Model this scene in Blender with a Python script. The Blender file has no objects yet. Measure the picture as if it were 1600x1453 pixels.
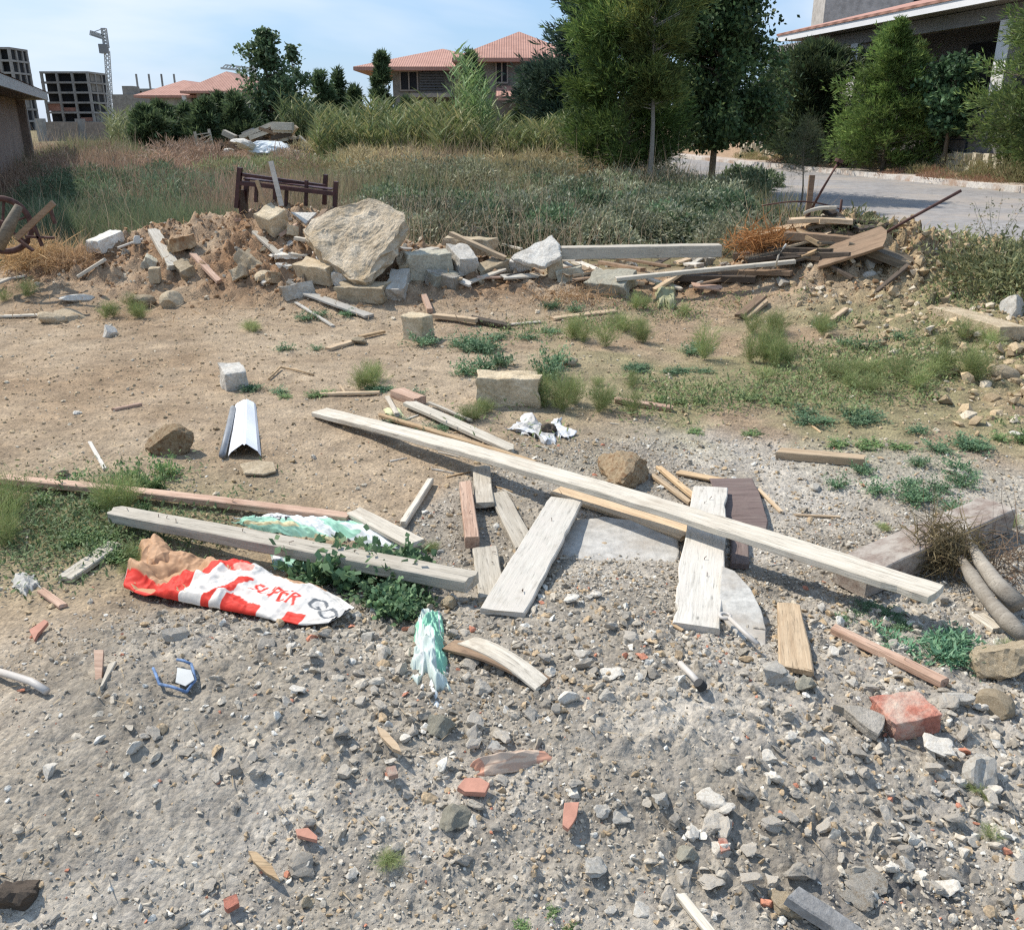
import bpy, math, random
import numpy as np
from mathutils import Vector, Matrix, Euler
R = math.radians
sc = bpy.context.scene
COL = sc.collection
# ------------------------------------------------------------ camera
CAM_H, PITCH, FPX = 1.6, R(20.8), 1400.0
cd = bpy.data.cameras.new('camera'); cam = bpy.data.objects.new('camera', cd); COL.objects.link(cam)
cd.sensor_width = 36; cd.lens = 31.5; cd.clip_start = 0.05; cd.clip_end = 3000
cam.location = (0, 0, CAM_H); cam.rotation_euler = (R(90) - PITCH, 0, 0)
sc.camera = cam
# ------------------------------------------------------------ sky, sun, exposure
SUN_EL, SUN_AZ = R(50), R(-58)      # azimuth from +Y, negative = towards -X
sdir = Vector((math.sin(SUN_AZ) * math.cos(SUN_EL), math.cos(SUN_AZ) * math.cos(SUN_EL), math.sin(SUN_EL)))
w = bpy.data.worlds.new('World'); sc.world = w; w.use_nodes = True
nt = w.node_tree; nt.nodes.clear()
def wn(t, **k):
    n = nt.nodes.new(t)
    for a, b in k.items(): setattr(n, a, b)
    return n
out = wn('ShaderNodeOutputWorld'); bg = wn('ShaderNodeBackground'); bg.inputs[1].default_value = 0.10
sky = wn('ShaderNodeTexSky', sky_type='NISHITA', sun_disc=False, sun_elevation=SUN_EL, sun_rotation=SUN_AZ)
sky.air_density = 1.3; sky.dust_density = 0.25; sky.ozone_density = 3.5
tc = wn('ShaderNodeTexCoord'); mp = wn('ShaderNodeMapping'); mp.inputs['Scale'].default_value = (1, 1, 3.2)
ns = wn('ShaderNodeTexNoise'); ns.inputs['Scale'].default_value = 2.3; ns.inputs['Detail'].default_value = 5; ns.inputs['Roughness'].default_value = 0.5
ns.inputs['Distortion'].default_value = 0.4
cr = wn('ShaderNodeValToRGB'); cr.color_ramp.elements[0].position = 0.44; cr.color_ramp.elements[0].color = (0, 0, 0, 1)
cr.color_ramp.elements[1].position = 0.66; cr.color_ramp.elements[1].color = (0.9, 0.9, 0.9, 1)
mx = wn('ShaderNodeMixRGB'); mx.inputs[2].default_value = (6.9, 7.5, 8.5, 1)
L = nt.links.new
L(tc.outputs['Generated'], mp.inputs[0]); L(mp.outputs[0], ns.inputs[0]); L(ns.outputs[0], cr.inputs[0])
L(cr.outputs[0], mx.inputs[0]); hb = wn('ShaderNodeMixRGB'); hb.inputs[0].default_value = .62; hb.inputs[2].default_value = (2.7, 4.6, 7.7, 1)
L(sky.outputs[0], hb.inputs[1]); L(hb.outputs[0], mx.inputs[1]); L(mx.outputs[0], bg.inputs[0]); L(bg.outputs[0], out.inputs[0])
sl = bpy.data.lights.new('sun', 'SUN'); sl.energy = 4.2; sl.angle = R(0.53); sl.color = (1.0, 0.94, 0.85)
so = bpy.data.objects.new('sun', sl); COL.objects.link(so); so.rotation_euler = sdir.to_track_quat('Z', 'Y').to_euler()
sc.view_settings.view_transform = 'Standard'; sc.view_settings.look = 'None'
sc.view_settings.exposure = 0.4; sc.view_settings.gamma = 1; sc.view_settings.use_curve_mapping = False
sc.render.engine = 'CYCLES'; sc.cycles.max_bounces = 6; sc.cycles.use_denoising = False
sc.cycles.filter_width = 1.3

# ------------------------------------------------------------ noise
_rs = np.random.RandomState(7)
_T = _rs.rand(256, 256); _WX = _rs.rand(256, 256); _WY = _rs.rand(256, 256)
def vnoise(x, y):
    x = np.asarray(x, float); y = np.asarray(y, float)
    xi = np.floor(x).astype(int); yi = np.floor(y).astype(int); fx = x - xi; fy = y - yi
    fx = fx * fx * (3 - 2 * fx); fy = fy * fy * (3 - 2 * fy)
    a = _T[xi & 255, yi & 255]; b = _T[(xi + 1) & 255, yi & 255]; c = _T[xi & 255, (yi + 1) & 255]; d = _T[(xi + 1) & 255, (yi + 1) & 255]
    return (a + (b - a) * fx) * (1 - fy) + (c + (d - c) * fx) * fy
def fbm(x, y, o=4, r=0.5):
    s = 0; a = 1; t = 0
    for i in range(o):
        s = s + a * (vnoise(x * 2 ** i + 17.3 * i, y * 2 ** i + 9.1 * i) - 0.5); t += a; a *= r
    return s / t * 2
def worley(x, y):
    xi = np.floor(x).astype(int); yi = np.floor(y).astype(int)
    d1 = np.full(np.shape(x), 9.0); idv = np.zeros(np.shape(x))
    for i in (-1, 0, 1):
        for j in (-1, 0, 1):
            a = (xi + i) & 255; b = (yi + j) & 255
            px = xi + i + _WX[a, b]; py = yi + j + _WY[a, b]
            d = (px - x) ** 2 + (py - y) ** 2
            m = d < d1; d1 = np.where(m, d, d1); idv = np.where(m, _T[a, b], idv)
    return np.sqrt(d1), idv
def ss(x, a, b):
    t = np.clip((np.asarray(x, float) - a) / (b - a), 0, 1); return t * t * (3 - 2 * t)

# ------------------------------------------------------------ terrain
def road_near(y): return 6.5 - 0.13 * (np.asarray(y, float) - 12)
def road_far(y): return 12.8 - 0.17 * (np.asarray(y, float) - 23)
_mx = np.array([-9, -6.5, -5.4, -4.25, -3.7, -3.2, -2.4, -1.8, -1.0, -.3, .35, 1.35, 2.4, 3.0, 3.7, 4.4, 5.4, 7.0])
_mh = np.array([0., .08, .15, .38, .55, .62, .74, .66, .42, .3, .2, .14, .2, .32, .42, .42, .26, .02])
_my = np.array([9.4, 9.4, 9.4, 9.5, 9.6, 9.6, 9.5, 9.3, 9.1, 9.0, 8.9, 8.8, 8.8, 8.8, 8.6, 8.3, 7.9, 7.6])
def Hmac(x, y):
    x = np.asarray(x, float); y = np.asarray(y, float)
    h = np.interp(x, _mx, _mh); yc = np.interp(x, _mx, _my)
    sf = np.where(y < yc, 0.95 + 0.45 * ss(x, 2.5, 5), 0.9)
    z = h * np.exp(-((y - yc) / sf) ** 2)
    # right hand low spoil slope
    z = z + 0.16 * np.exp(-((x - 4.3) / 1.5) ** 2 - ((y - 6.6) / 1.3) ** 2)
    # foreground gravel heap
    z = z + 0.17 * np.exp(-((y - 2.0) / 0.62) ** 2) * ss(x, -2.0, -1.0) * (1 - ss(x, .0, 1.4) * .55)
    z = z + 0.05 * np.exp(-((x - 0.35) / .5) ** 2 - ((y - 2.75) / .35) ** 2)
    z = z + 0.36 * np.exp(-((x - 3.05) / .8) ** 2 - ((y - 8.9) / .5) ** 2)
    side = 1 - ss(x - road_near(y), -3.0, -0.8)
    z = z + 0.6 * ss(y, 11, 27) * side + 0.05 * fbm(x * .5 + 3, y * .5, 2) * ss(y, 3, 6)
    flat = ss(x - road_near(y), -0.9, -0.1) * (1 - ss(x - road_far(y), 0.1, 0.3)) * ss(y, 9, 12)
    z = z * (1 - flat) - 0.03 * flat
    bank = ss(x - road_far(y), 0.1, 3.0)
    z = z + bank * (0.22 + 0.6 * ss(x - road_far(y), 2.2, 2.7) + .25 * ss(x - road_far(y), 3, 5)) * ss(y, 12, 16)
    return z
def greyzone(x, y):
    n = 0.35 * fbm(x * .9 + 5, y * .9 + 2, 3)
    yb = np.interp(x, [-3, -1.6, -.9, -.5, 0, .8, 1.6, 3], [2.0, 2.6, 2.75, 3.4, 4.5, 4.9, 4.6, 3.8])
    g = 1 - ss(y + n - yb, -0.25, 0.3)
    return g * ss(x + n, -2.1, -1.1) * (1 - .8 * ss(x, 2.3, 3.0))
def moundzone(x, y):
    return ss(np.interp(x, _mx, _mh) * np.exp(-((y - np.interp(x, _mx, _my)) / 1.1) ** 2), .04, .3)
def rightzone(x, y): return ss(x, 2.2, 3.6) * ss(y, 4.0, 5.2) * (1 - ss(y, 9.0, 9.6))
def Hfine(x, y):
    x = np.asarray(x, float); y = np.asarray(y, float)
    g = greyzone(x, y); m = moundzone(x, y); r = rightzone(x, y)
    near = 1 - ss(y, 11, 14)
    z = 0.012 * fbm(x * 4, y * 4, 4) * near
    d, i = worley(x * 16 + fbm(x * 9, y * 9, 2), y * 16)
    heap = g * (1 - ss(y, 2.6, 3.2)) * ss(fbm(x * 2.2, y * 2.2 + 8, 2), -.4, .3)
    z = z + heap * 0.022 * np.maximum(0, 1 - d * 1.35) * (0.3 + i)
    d2, i2 = worley(x * 42, y * 42 + fbm(x * 20, y * 20, 2))
    z = z + (g * .7 + .45 * near) * 0.0055 * np.maximum(0, 1 - d2 * 1.5) * (.4 + i2) * (1 - ss(y, 5, 8))
    d3, i3 = worley(x * 7 + fbm(x * 5, y * 5, 2), y * 7)
    z = z + (m + .6 * r) * (0.125 * np.maximum(0, 1 - d3 * 1.25) * (0.2 + i3) + 0.035 * fbm(x * 9, y * 9, 3))
    d4, i4 = worley(x * 17, y * 17)
    z = z + (m + r) * 0.03 * np.maximum(0, 1 - d4 * 1.3) * i4
    fl = ss(x - road_near(y), -0.7, -0.1) * (1 - ss(x - road_far(y), 0.1, 0.3))
    return z * (1 - fl)
def H(x, y): return Hmac(x, y) + Hfine(x, y)
def h1(x, y): return float(H(np.array([x]), np.array([y]))[0])
CP, SP = math.cos(PITCH), math.sin(PITCH)
def ray(u, v):
    a = u - 800.0; b = 726.5 - v
    return np.array([a, FPX * CP + b * SP, -FPX * SP + b * CP]) / FPX
_ts = np.concatenate([np.linspace(1.0, 14, 1500), np.linspace(14.02, 120, 1500)])
def gp(u, v, dz=0.0):
    d = ray(u, v); X = d[0] * _ts; Y = d[1] * _ts; Z = CAM_H + d[2] * _ts
    below = Z < Hmac(X, Y) + dz
    if not below.any(): k = len(_ts) - 1
    else: k = int(np.argmax(below))
    t = _ts[k]; x, y = d[0] * t, d[1] * t
    return Vector((x, y, h1(x, y) + dz))
def PD(u, v, D):
    d = ray(u, v); t = D / d[1]
    return Vector((d[0] * t, D, CAM_H + d[2] * t))

# ------------------------------------------------------------ object helpers
def tag(o, label=None, cat=None, group=None, kind=None):
    if label: o['label'] = label
    if cat: o['category'] = cat
    if group: o['group'] = group
    if kind: o['kind'] = kind
    return o
def npmesh(name, V, Fs, mats, midx=None, smooth=False, attrs=None, cols=None):
    """V (n,3); Fs list of int arrays (m,k)"""
    me = bpy.data.meshes.new(name)
    V = np.asarray(V, np.float32)
    Fs = [np.asarray(f, np.int32) for f in Fs if len(f)]
    nf = sum(len(f) for f in Fs)
    me.vertices.add(len(V)); me.vertices.foreach_set('co', V.ravel())
    loops = np.concatenate([f.ravel() for f in Fs]); tot = np.concatenate([np.full(len(f), f.shape[1], np.int32) for f in Fs])
    me.loops.add(len(loops)); me.loops.foreach_set('vertex_index', loops)
    me.polygons.add(nf); st = np.concatenate([[0], np.cumsum(tot)[:-1]]).astype(np.int32)
    me.polygons.foreach_set('loop_start', st); me.polygons.foreach_set('loop_total', tot)
    for m in (mats if isinstance(mats, (list, tuple)) else [mats]): me.materials.append(m)
    if midx is not None: me.polygons.foreach_set('material_index', np.asarray(midx, np.int32))
    me.polygons.foreach_set('use_smooth', np.full(nf, bool(smooth)))
    if attrs:
        for k, a in attrs.items():
            at = me.attributes.new(k, 'FLOAT', 'POINT'); at.data.foreach_set('value', np.asarray(a, np.float32))
    if cols:
        for k, a in cols.items():
            a = np.asarray(a, np.float32)
            if a.shape[1] == 3: a = np.concatenate([a, np.ones((len(a), 1), np.float32)], 1)
            at = me.color_attributes.new(k, 'FLOAT_COLOR', 'POINT'); at.data.foreach_set('color', a.ravel())
    me.update(); me.validate(); return me
def link(name, me, parent=None, loc=None, rot=None, mat4=None):
    o = bpy.data.objects.new(name, me); COL.objects.link(o)
    if parent is not None: o.parent = parent
    if mat4 is not None: o.matrix_world = mat4
    if loc is not None: o.location = loc
    if rot is not None: o.rotation_euler = rot
    return o
def empty(name, loc=(0, 0, 0), rz=0):
    o = bpy.data.objects.new(name, None); COL.objects.link(o); o.location = loc; o.rotation_euler = (0, 0, rz); return o
class MB:
    def __init__(s): s.V = []; s.F = {}; s.n = 0
    def add(s, V, F):
        V = np.asarray(V, float); s.V.append(V)
        for f in F:
            f = np.asarray(f, int)
            if f.ndim == 1: f = f[None]
            s.F.setdefault(f.shape[1], []).append(f + s.n)
        s.n += len(V)
    def box(s, c, d, M=None):
        x, y, z = np.array(d) / 2
        V = np.array([[a * x, b * y, e * z] for e in (-1, 1) for b in (-1, 1) for a in (-1, 1)])
        if M is not None: V = V @ np.array(M).T
        s.add(V + np.array(c), [np.array([[0, 2, 3, 1], [4, 5, 7, 6], [0, 1, 5, 4], [2, 6, 7, 3], [0, 4, 6, 2], [1, 3, 7, 5]])])
    def bar(s, a, b, wd, t, up=(0, 0, 1)):
        a = Vector(a); b = Vector(b); X = (b - a); l = X.length; X.normalize(); Y = Vector(up).cross(X)
        if Y.length < 1e-3: Y = Vector((0, 1, 0)).cross(X)
        Y.normalize(); Z = X.cross(Y)
        s.box((a + b) / 2, (l, wd, t), np.array([X, Y, Z]).T)
    def tube(s, pts, rad, k=8, cap=True):
        pts = [np.array(p, float) for p in pts]; n = len(pts)
        rad = [rad] * n if np.isscalar(rad) else rad
        V = []; ref = np.array([0.31, 0.2, 1.0])
        for i, p in enumerate(pts):
            t = pts[min(i + 1, n - 1)] - pts[max(i - 1, 0)]; t = t / (np.linalg.norm(t) + 1e-9)
            a = np.cross(t, ref if abs(t[2]) < .9 else np.array([1., 0.1, 0])); a /= np.linalg.norm(a); b = np.cross(t, a)
            for j in range(k):
                th = 2 * math.pi * j / k; V.append(p + rad[i] * (math.cos(th) * a + math.sin(th) * b))
        q = [[i * k + j, i * k + (j + 1) % k, (i + 1) * k + (j + 1) % k, (i + 1) * k + j] for i in range(n - 1) for j in range(k)]
        F = [np.array(q)]
        if cap: F += [np.array([list(range(k))[::-1]]), np.array([[(n - 1) * k + j for j in range(k)]])]
        s.add(V, F)
    def build(s, name, mat, parent=None, smooth=False, loc=None, rot=None, mat4=None, cols=None):
        me = npmesh(name, np.concatenate(s.V), [np.concatenate(f) for f in s.F.values()], mat, smooth=smooth, cols=cols)
        return link(name, me, parent, loc, rot, mat4)

# ------------------------------------------------------------ materials
def newmat(name):
    m = bpy.data.materials.new(name); m.use_nodes = True; t = m.node_tree; b = t.nodes['Principled BSDF']
    return m, t, b, t.nodes.new, t.links.new
def ramp(N, stops):
    n = N('ShaderNodeValToRGB'); e = n.color_ramp.elements
    e[0].position, e[0].color = stops[0][0], (*stops[0][1], 1); e[1].position, e[1].color = stops[-1][0], (*stops[-1][1], 1)
    for p, c in stops[1:-1]:
        k = e.new(p); k.color = (*c, 1)
    return n
def mixc(N, Lk, a, b, f=None, mode='MIX', fac=0.5):
    n = N('ShaderNodeMixRGB'); n.blend_type = mode; n.inputs[0].default_value = fac
    if f is not None: Lk(f, n.inputs[0])
    for i, s in ((1, a), (2, b)):
        if isinstance(s, tuple): n.inputs[i].default_value = (*s, 1)
        else: Lk(s, n.inputs[i])
    return n.outputs[0]
def noise(N, Lk, co, scale, detail=4, rough=.6, dist=0):
    n = N('ShaderNodeTexNoise'); n.inputs['Scale'].default_value = scale; n.inputs['Detail'].default_value = detail
    n.inputs['Roughness'].default_value = rough; n.inputs['Distortion'].default_value = dist; Lk(co, n.inputs['Vector']); return n.outputs[0]
def offs_obj(N, Lk, scale=(1, 1, 1)):
    """object coordinates shifted per object"""
    t = N('ShaderNodeTexCoord'); oi = N('ShaderNodeObjectInfo'); m = N('ShaderNodeMath'); m.operation = 'MULTIPLY'; m.inputs[1].default_value = 37.0
    Lk(oi.outputs['Random'], m.inputs[0]); mp = N('ShaderNodeMapping'); mp.inputs['Scale'].default_value = scale
    Lk(t.outputs['Object'], mp.inputs['Vector']); Lk(m.outputs[0], mp.inputs['Location']); return mp.outputs[0], oi.outputs['Random']
def stone(name, c1, c2, scale=8, bump=.6, dirt=None, rv=.25, dist=.02):
    m, t, b, N, Lk = newmat(name); co, rnd = offs_obj(N, Lk)
    a = noise(N, Lk, co, scale, 6, .65); r = ramp(N, [(.32, c1), (.68, c2)]); Lk(a, r.inputs[0]); c = r.outputs[0]
    v = noise(N, Lk, co, scale * 6, 4, .7); r2 = ramp(N, [(.3, (.62,) * 3), (.62, (1.12,) * 3)]); Lk(v, r2.inputs[0])
    c = mixc(N, Lk, c, r2.outputs[0], mode='MULTIPLY', fac=.8)
    if dirt:
        d = noise(N, Lk, co, scale * .45, 5, .7); r3 = ramp(N, [(.48, (0,) * 3), (.66, (1,) * 3)]); Lk(d, r3.inputs[0]); c = mixc(N, Lk, c, dirt, f=r3.outputs[0])
    mr = N('ShaderNodeMapRange'); mr.inputs[3].default_value = 1 - rv; mr.inputs[4].default_value = 1 + rv; Lk(rnd, mr.inputs[0])
    hs = N('ShaderNodeHueSaturation'); Lk(mr.outputs[0], hs.inputs['Value']); Lk(c, hs.inputs['Color'])
    Lk(hs.outputs[0], b.inputs['Base Color']); b.inputs['Roughness'].default_value = .93; b.inputs['Specular IOR Level'].default_value = .15
    bp = N('ShaderNodeBump'); bp.inputs['Strength'].default_value = bump; bp.inputs['Distance'].default_value = dist; Lk(v, bp.inputs['Height']); Lk(bp.outputs[0], b.inputs['Normal'])
    return m
def wood(name, c1, c2, dark=(.12, .09, .06), stain=.5, dust=None, rough=.8, rv=.2, gs=1.0):
    m, t, b, N, Lk = newmat(name); co, rnd = offs_obj(N, Lk, (1.6 * gs, 26 * gs, 26 * gs))
    g = noise(N, Lk, co, 2.2, 6, .7, .6); r = ramp(N, [(.3, c1), (.7, c2)]); Lk(g, r.inputs[0]); c = r.outputs[0]
    co2, _ = offs_obj(N, Lk, (3, 60, 60)); g2 = noise(N, Lk, co2, 2.5, 4, .7)
    r2 = ramp(N, [(.3, (.28,) * 3), (.46, (1,) * 3)]); Lk(g2, r2.inputs[0]); c = mixc(N, Lk, c, r2.outputs[0], mode='MULTIPLY', fac=.8)
    co3, _ = offs_obj(N, Lk, (1, 1.6, 1.6)); s = noise(N, Lk, co3, 3.2, 6, .7); r3 = ramp(N, [(.5, (0,) * 3), (.72, (1,) * 3)]); Lk(s, r3.inputs[0])
    ml = N('ShaderNodeMath'); ml.operation = 'MULTIPLY'; ml.inputs[1].default_value = stain; Lk(r3.outputs[0], ml.inputs[0]); c = mixc(N, Lk, c, dark, f=ml.outputs[0])
    vo = N('ShaderNodeTexVoronoi'); vo.inputs['Scale'].default_value = 5; co4, _ = offs_obj(N, Lk, (1, 3.2, 3.2)); Lk(co4, vo.inputs['Vector'])
    r4 = ramp(N, [(.035, (.25,) * 3), (.09, (1,) * 3)]); Lk(vo.outputs['Distance'], r4.inputs[0]); c = mixc(N, Lk, c, r4.outputs[0], mode='MULTIPLY', fac=.8)
    if dust:
        d = noise(N, Lk, co3, 9, 6, .75); r5 = ramp(N, [(.42, (0,) * 3), (.6, (1,) * 3)]); Lk(d, r5.inputs[0]); c = mixc(N, Lk, c, dust, f=r5.outputs[0])
    mr = N('ShaderNodeMapRange'); mr.inputs[3].default_value = 1 - rv; mr.inputs[4].default_value = 1 + rv; Lk(rnd, mr.inputs[0])
    hs = N('ShaderNodeHueSaturation'); Lk(mr.outputs[0], hs.inputs['Value']); Lk(c, hs.inputs['Color'])
    Lk(hs.outputs[0], b.inputs['Base Color']); b.inputs['Roughness'].default_value = rough; b.inputs['Specular IOR Level'].default_value = .25
    bp = N('ShaderNodeBump'); bp.inputs['Strength'].default_value = .5; bp.inputs['Distance'].default_value = .004; Lk(g2, bp.inputs['Height']); Lk(bp.outputs[0], b.inputs['Normal'])
    return m
def plain(name, c, rough=.7, var=.25, scale=12, metal=0, spec=.3, bump=.2):
    m, t, b, N, Lk = newmat(name); co, rnd = offs_obj(N, Lk); a = noise(N, Lk, co, scale, 5, .65)
    lo = tuple(x * (1 - var) for x in c); hi = tuple(min(1, x * (1 + var)) for x in c); r = ramp(N, [(.3, lo), (.7, hi)]); Lk(a, r.inputs[0])
    Lk(r.outputs[0], b.inputs['Base Color']); b.inputs['Roughness'].default_value = rough; b.inputs['Metallic'].default_value = metal; b.inputs['Specular IOR Level'].default_value = spec
    bp = N('ShaderNodeBump'); bp.inputs['Strength'].default_value = bump; bp.inputs['Distance'].default_value = .01; Lk(a, bp.inputs['Height']); Lk(bp.outputs[0], b.inputs['Normal']); return m
def attrmat(name, attr='col', rough=.8, spec=.2, transl=0.0, bump=None, var=.12, vs=30):
    """base colour from a colour attribute, slight grain"""
    m, t, b, N, Lk = newmat(name); at = N('ShaderNodeAttribute'); at.attribute_name = attr
    g = N('ShaderNodeNewGeometry'); n = noise(N, Lk, g.outputs['Position'], vs, 3, .6); r = ramp(N, [(.3, (1 - var,) * 3), (.7, (1 + var,) * 3)]); Lk(n, r.inputs[0])
    c = mixc(N, Lk, at.outputs['Color'], r.outputs[0], mode='MULTIPLY', fac=1)
    Lk(c, b.inputs['Base Color']); b.inputs['Roughness'].default_value = rough; b.inputs['Specular IOR Level'].default_value = spec
    if transl:
        tr = N('ShaderNodeBsdfTranslucent'); Lk(c, tr.inputs[0]); ms = N('ShaderNodeMixShader'); ms.inputs[0].default_value = transl
        o = t.nodes['Material Output']; Lk(b.outputs[0], ms.inputs[1]); Lk(tr.outputs[0], ms.inputs[2]); Lk(ms.outputs[0], o.inputs[0])
    if bump:
        bp = N('ShaderNodeBump'); bp.inputs['Strength'].default_value = bump[0]; bp.inputs['Distance'].default_value = bump[1]
        Lk(n, bp.inputs['Height']); Lk(bp.outputs[0], b.inputs['Normal'])
    return m
MT = {}
MT['leaf'] = attrmat('leaf', rough=.6, spec=.25, transl=.3)
MT['dry'] = attrmat('dry_stem', rough=.85, spec=.1, transl=.3)
MT['cloth'] = attrmat('sheeting', rough=.6, spec=.3, transl=.15, var=.06)
MT['paper'] = attrmat('paper', rough=.65, spec=.25, var=.07, vs=60)
MT['lime'] = stone('limestone', (.42, .33, .21), (.64, .53, .37), 9, .7)
MT['limepale'] = stone('pale_limestone', (.55, .50, .42), (.74, .70, .62), 9, .5)
MT['conc'] = stone('concrete', (.34, .31, .26), (.52, .48, .41), 9, .8, dirt=(.30, .24, .17))
MT['slabc'] = stone('rough_slab_concrete', (.38, .30, .20), (.66, .56, .42), 5, .8, dirt=(.42, .31, .18), dist=.04)
MT['greenst'] = stone('greenish_concrete', (.34, .31, .24), (.48, .45, .35), 8, .6)
MT['greyst'] = stone('grey_gravel_stone', (.36, .325, .27), (.54, .49, .415), 14, .5, dirt=(.42, .36, .28), rv=.22)
MT['whitest'] = stone('whitish_stone', (.50, .46, .39), (.68, .64, .56), 12, .4, dirt=(.42, .37, .30))
MT['tanst'] = stone('tan_rubble_stone', (.36, .28, .18), (.56, .46, .32), 12, .5, rv=.3)
MT['rock'] = stone('brown_rock', (.30, .21, .12), (.50, .39, .25), 14, .7, dirt=(.22, .12, .06))
MT['brick'] = stone('red_brick', (.30, .11, .075), (.43, .19, .135), 14, .4, dirt=(.42, .33, .26))
MT['shard'] = plain('terracotta', (.47, .235, .165), .85, .15, 30)
MT['wpale'] = wood('bleached_pine', (.40, .355, .28), (.64, .58, .48), dark=(.33, .27, .20), stain=.6)
MT['wgrey'] = wood('dusty_grey_wood', (.38, .35, .30), (.58, .55, .48), dark=(.28, .23, .17), stain=.45, dust=(.50, .46, .40))
MT['wtan'] = wood('tan_wood', (.40, .28, .17), (.62, .48, .32), stain=.4)
MT['wbrown'] = wood('brown_wood', (.17, .11, .07), (.32, .22, .14), stain=.4)
MT['worange'] = wood('orange_wood', (.40, .26, .14), (.58, .43, .26), dark=(.2, .1, .04), stain=.4)
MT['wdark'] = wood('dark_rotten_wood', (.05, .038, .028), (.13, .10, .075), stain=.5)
MT['wred'] = wood('reddish_wood', (.36, .22, .15), (.60, .43, .32), dark=(.2, .09, .05), stain=.45)
MT['wply'] = wood('brown_plywood', (.12, .085, .075), (.20, .15, .13), dark=(.22, .19, .16), stain=.5, gs=.5)
MT['wbeam'] = wood('dusty_beam_wood', (.20, .15, .12), (.34, .27, .22), dark=(.13, .09, .07), stain=.3, dust=(.42, .37, .31))
MT['bark'] = wood('bark', (.10, .08, .055), (.22, .18, .13), gs=.6)
MT['palebark'] = wood('pale_bark', (.22, .19, .15), (.38, .34, .28), gs=.6)
MT['rust'] = plain('rusty_iron', (.09, .045, .035), .75, .5, 20)
MT['maroon'] = plain('maroon_painted_wood', (.055, .018, .015), .5, .5, 16, spec=.4)
MT['white'] = plain('white_sheet_metal', (.80, .82, .85), .4, .05, 8, spec=.4, bump=.05)
MT['pipe'] = plain('grey_pipe', (.22, .23, .24), .5, .2)
MT['wpipe'] = plain('white_pipe', (.50, .46, .41), .5, .1)
MT['black'] = plain('blackened_rubber', (.03, .03, .03), .7)
# ============================================================ GROUND
ys = np.concatenate([np.linspace(-1, 1, 30), np.arange(1.01, 5, .0105), 5 + np.cumsum(np.linspace(.011, .05, 230)), ])
yl = ys[-1]; ys = np.concatenate([ys, yl * np.exp(np.linspace(.004, math.log(1500 / yl), 170))])
tt = np.linspace(-1, 1, 861); tt = .74 * tt + 1.1 * tt ** 7
YY, TT = np.meshgrid(ys, tt, indexing='ij'); XX = TT * (YY + 1.6)
ZZ = H(XX, YY)
far = ss(YY, 60, 200); ZZ = ZZ * (1 - far) + 0.3 * far
nr, nc = XX.shape
g = greyzone(XX, YY)[..., None]; m = moundzone(XX, YY)[..., None]; rz = rightzone(XX, YY)[..., None]
n1 = fbm(XX * .7, YY * .7, 3)[..., None]; n2 = fbm(XX * 3 + 4, YY * 3, 3)[..., None]; n3 = fbm(XX * 12, YY * 12, 2)[..., None]
tan = np.array([.295, .215, .14]); tan2 = np.array([.365, .29, .205]); grey = np.array([.315, .28, .228]); grey2 = np.array([.42, .385, .33])
red = np.array([.27, .16, .09]); yel = np.array([.38, .29, .165]); grn = np.array([.15, .14, .07]); drk = np.array([.17, .13, .09])
mixn = lambda a, b, t: a + (b - a) * np.clip(t, 0, 1)
Cg = mixn(tan, tan2, .5 + n1 + .5 * n2); Cg = mixn(Cg, mixn(grey, grey2, .25 + n2 + .45 * ss(XX, -.4, 1.3)[..., None]), g)
Cg = mixn(Cg, mixn(red, tan2, .35 + .8 * n2), m * .9); Cg = mixn(Cg, mixn(yel, tan2, .4 + n2), rz * .8)
midg = (ss(YY, 3.6, 4.8) * (1 - ss(YY, 7.4, 8.2)) * ss(XX, -.3, 1.0))[..., None]
Cg = mixn(Cg, np.array([.22, .2, .105]), midg * np.clip(.35 + 1.6 * n1 + n2, 0, .8))
left_g = (np.exp(-((XX + 1.75) / .6) ** 2 - ((YY - 3.5) / .5) ** 2))[..., None]
Cg = mixn(Cg, np.array([.2, .19, .09]), left_g * .75)
fl = ss(YY + .3 * n1[..., 0], 9.8, 11.2)[..., None]; Cg = mixn(Cg, mixn(grn, np.array([.26, .2, .12]), .5 + n1), fl)
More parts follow.
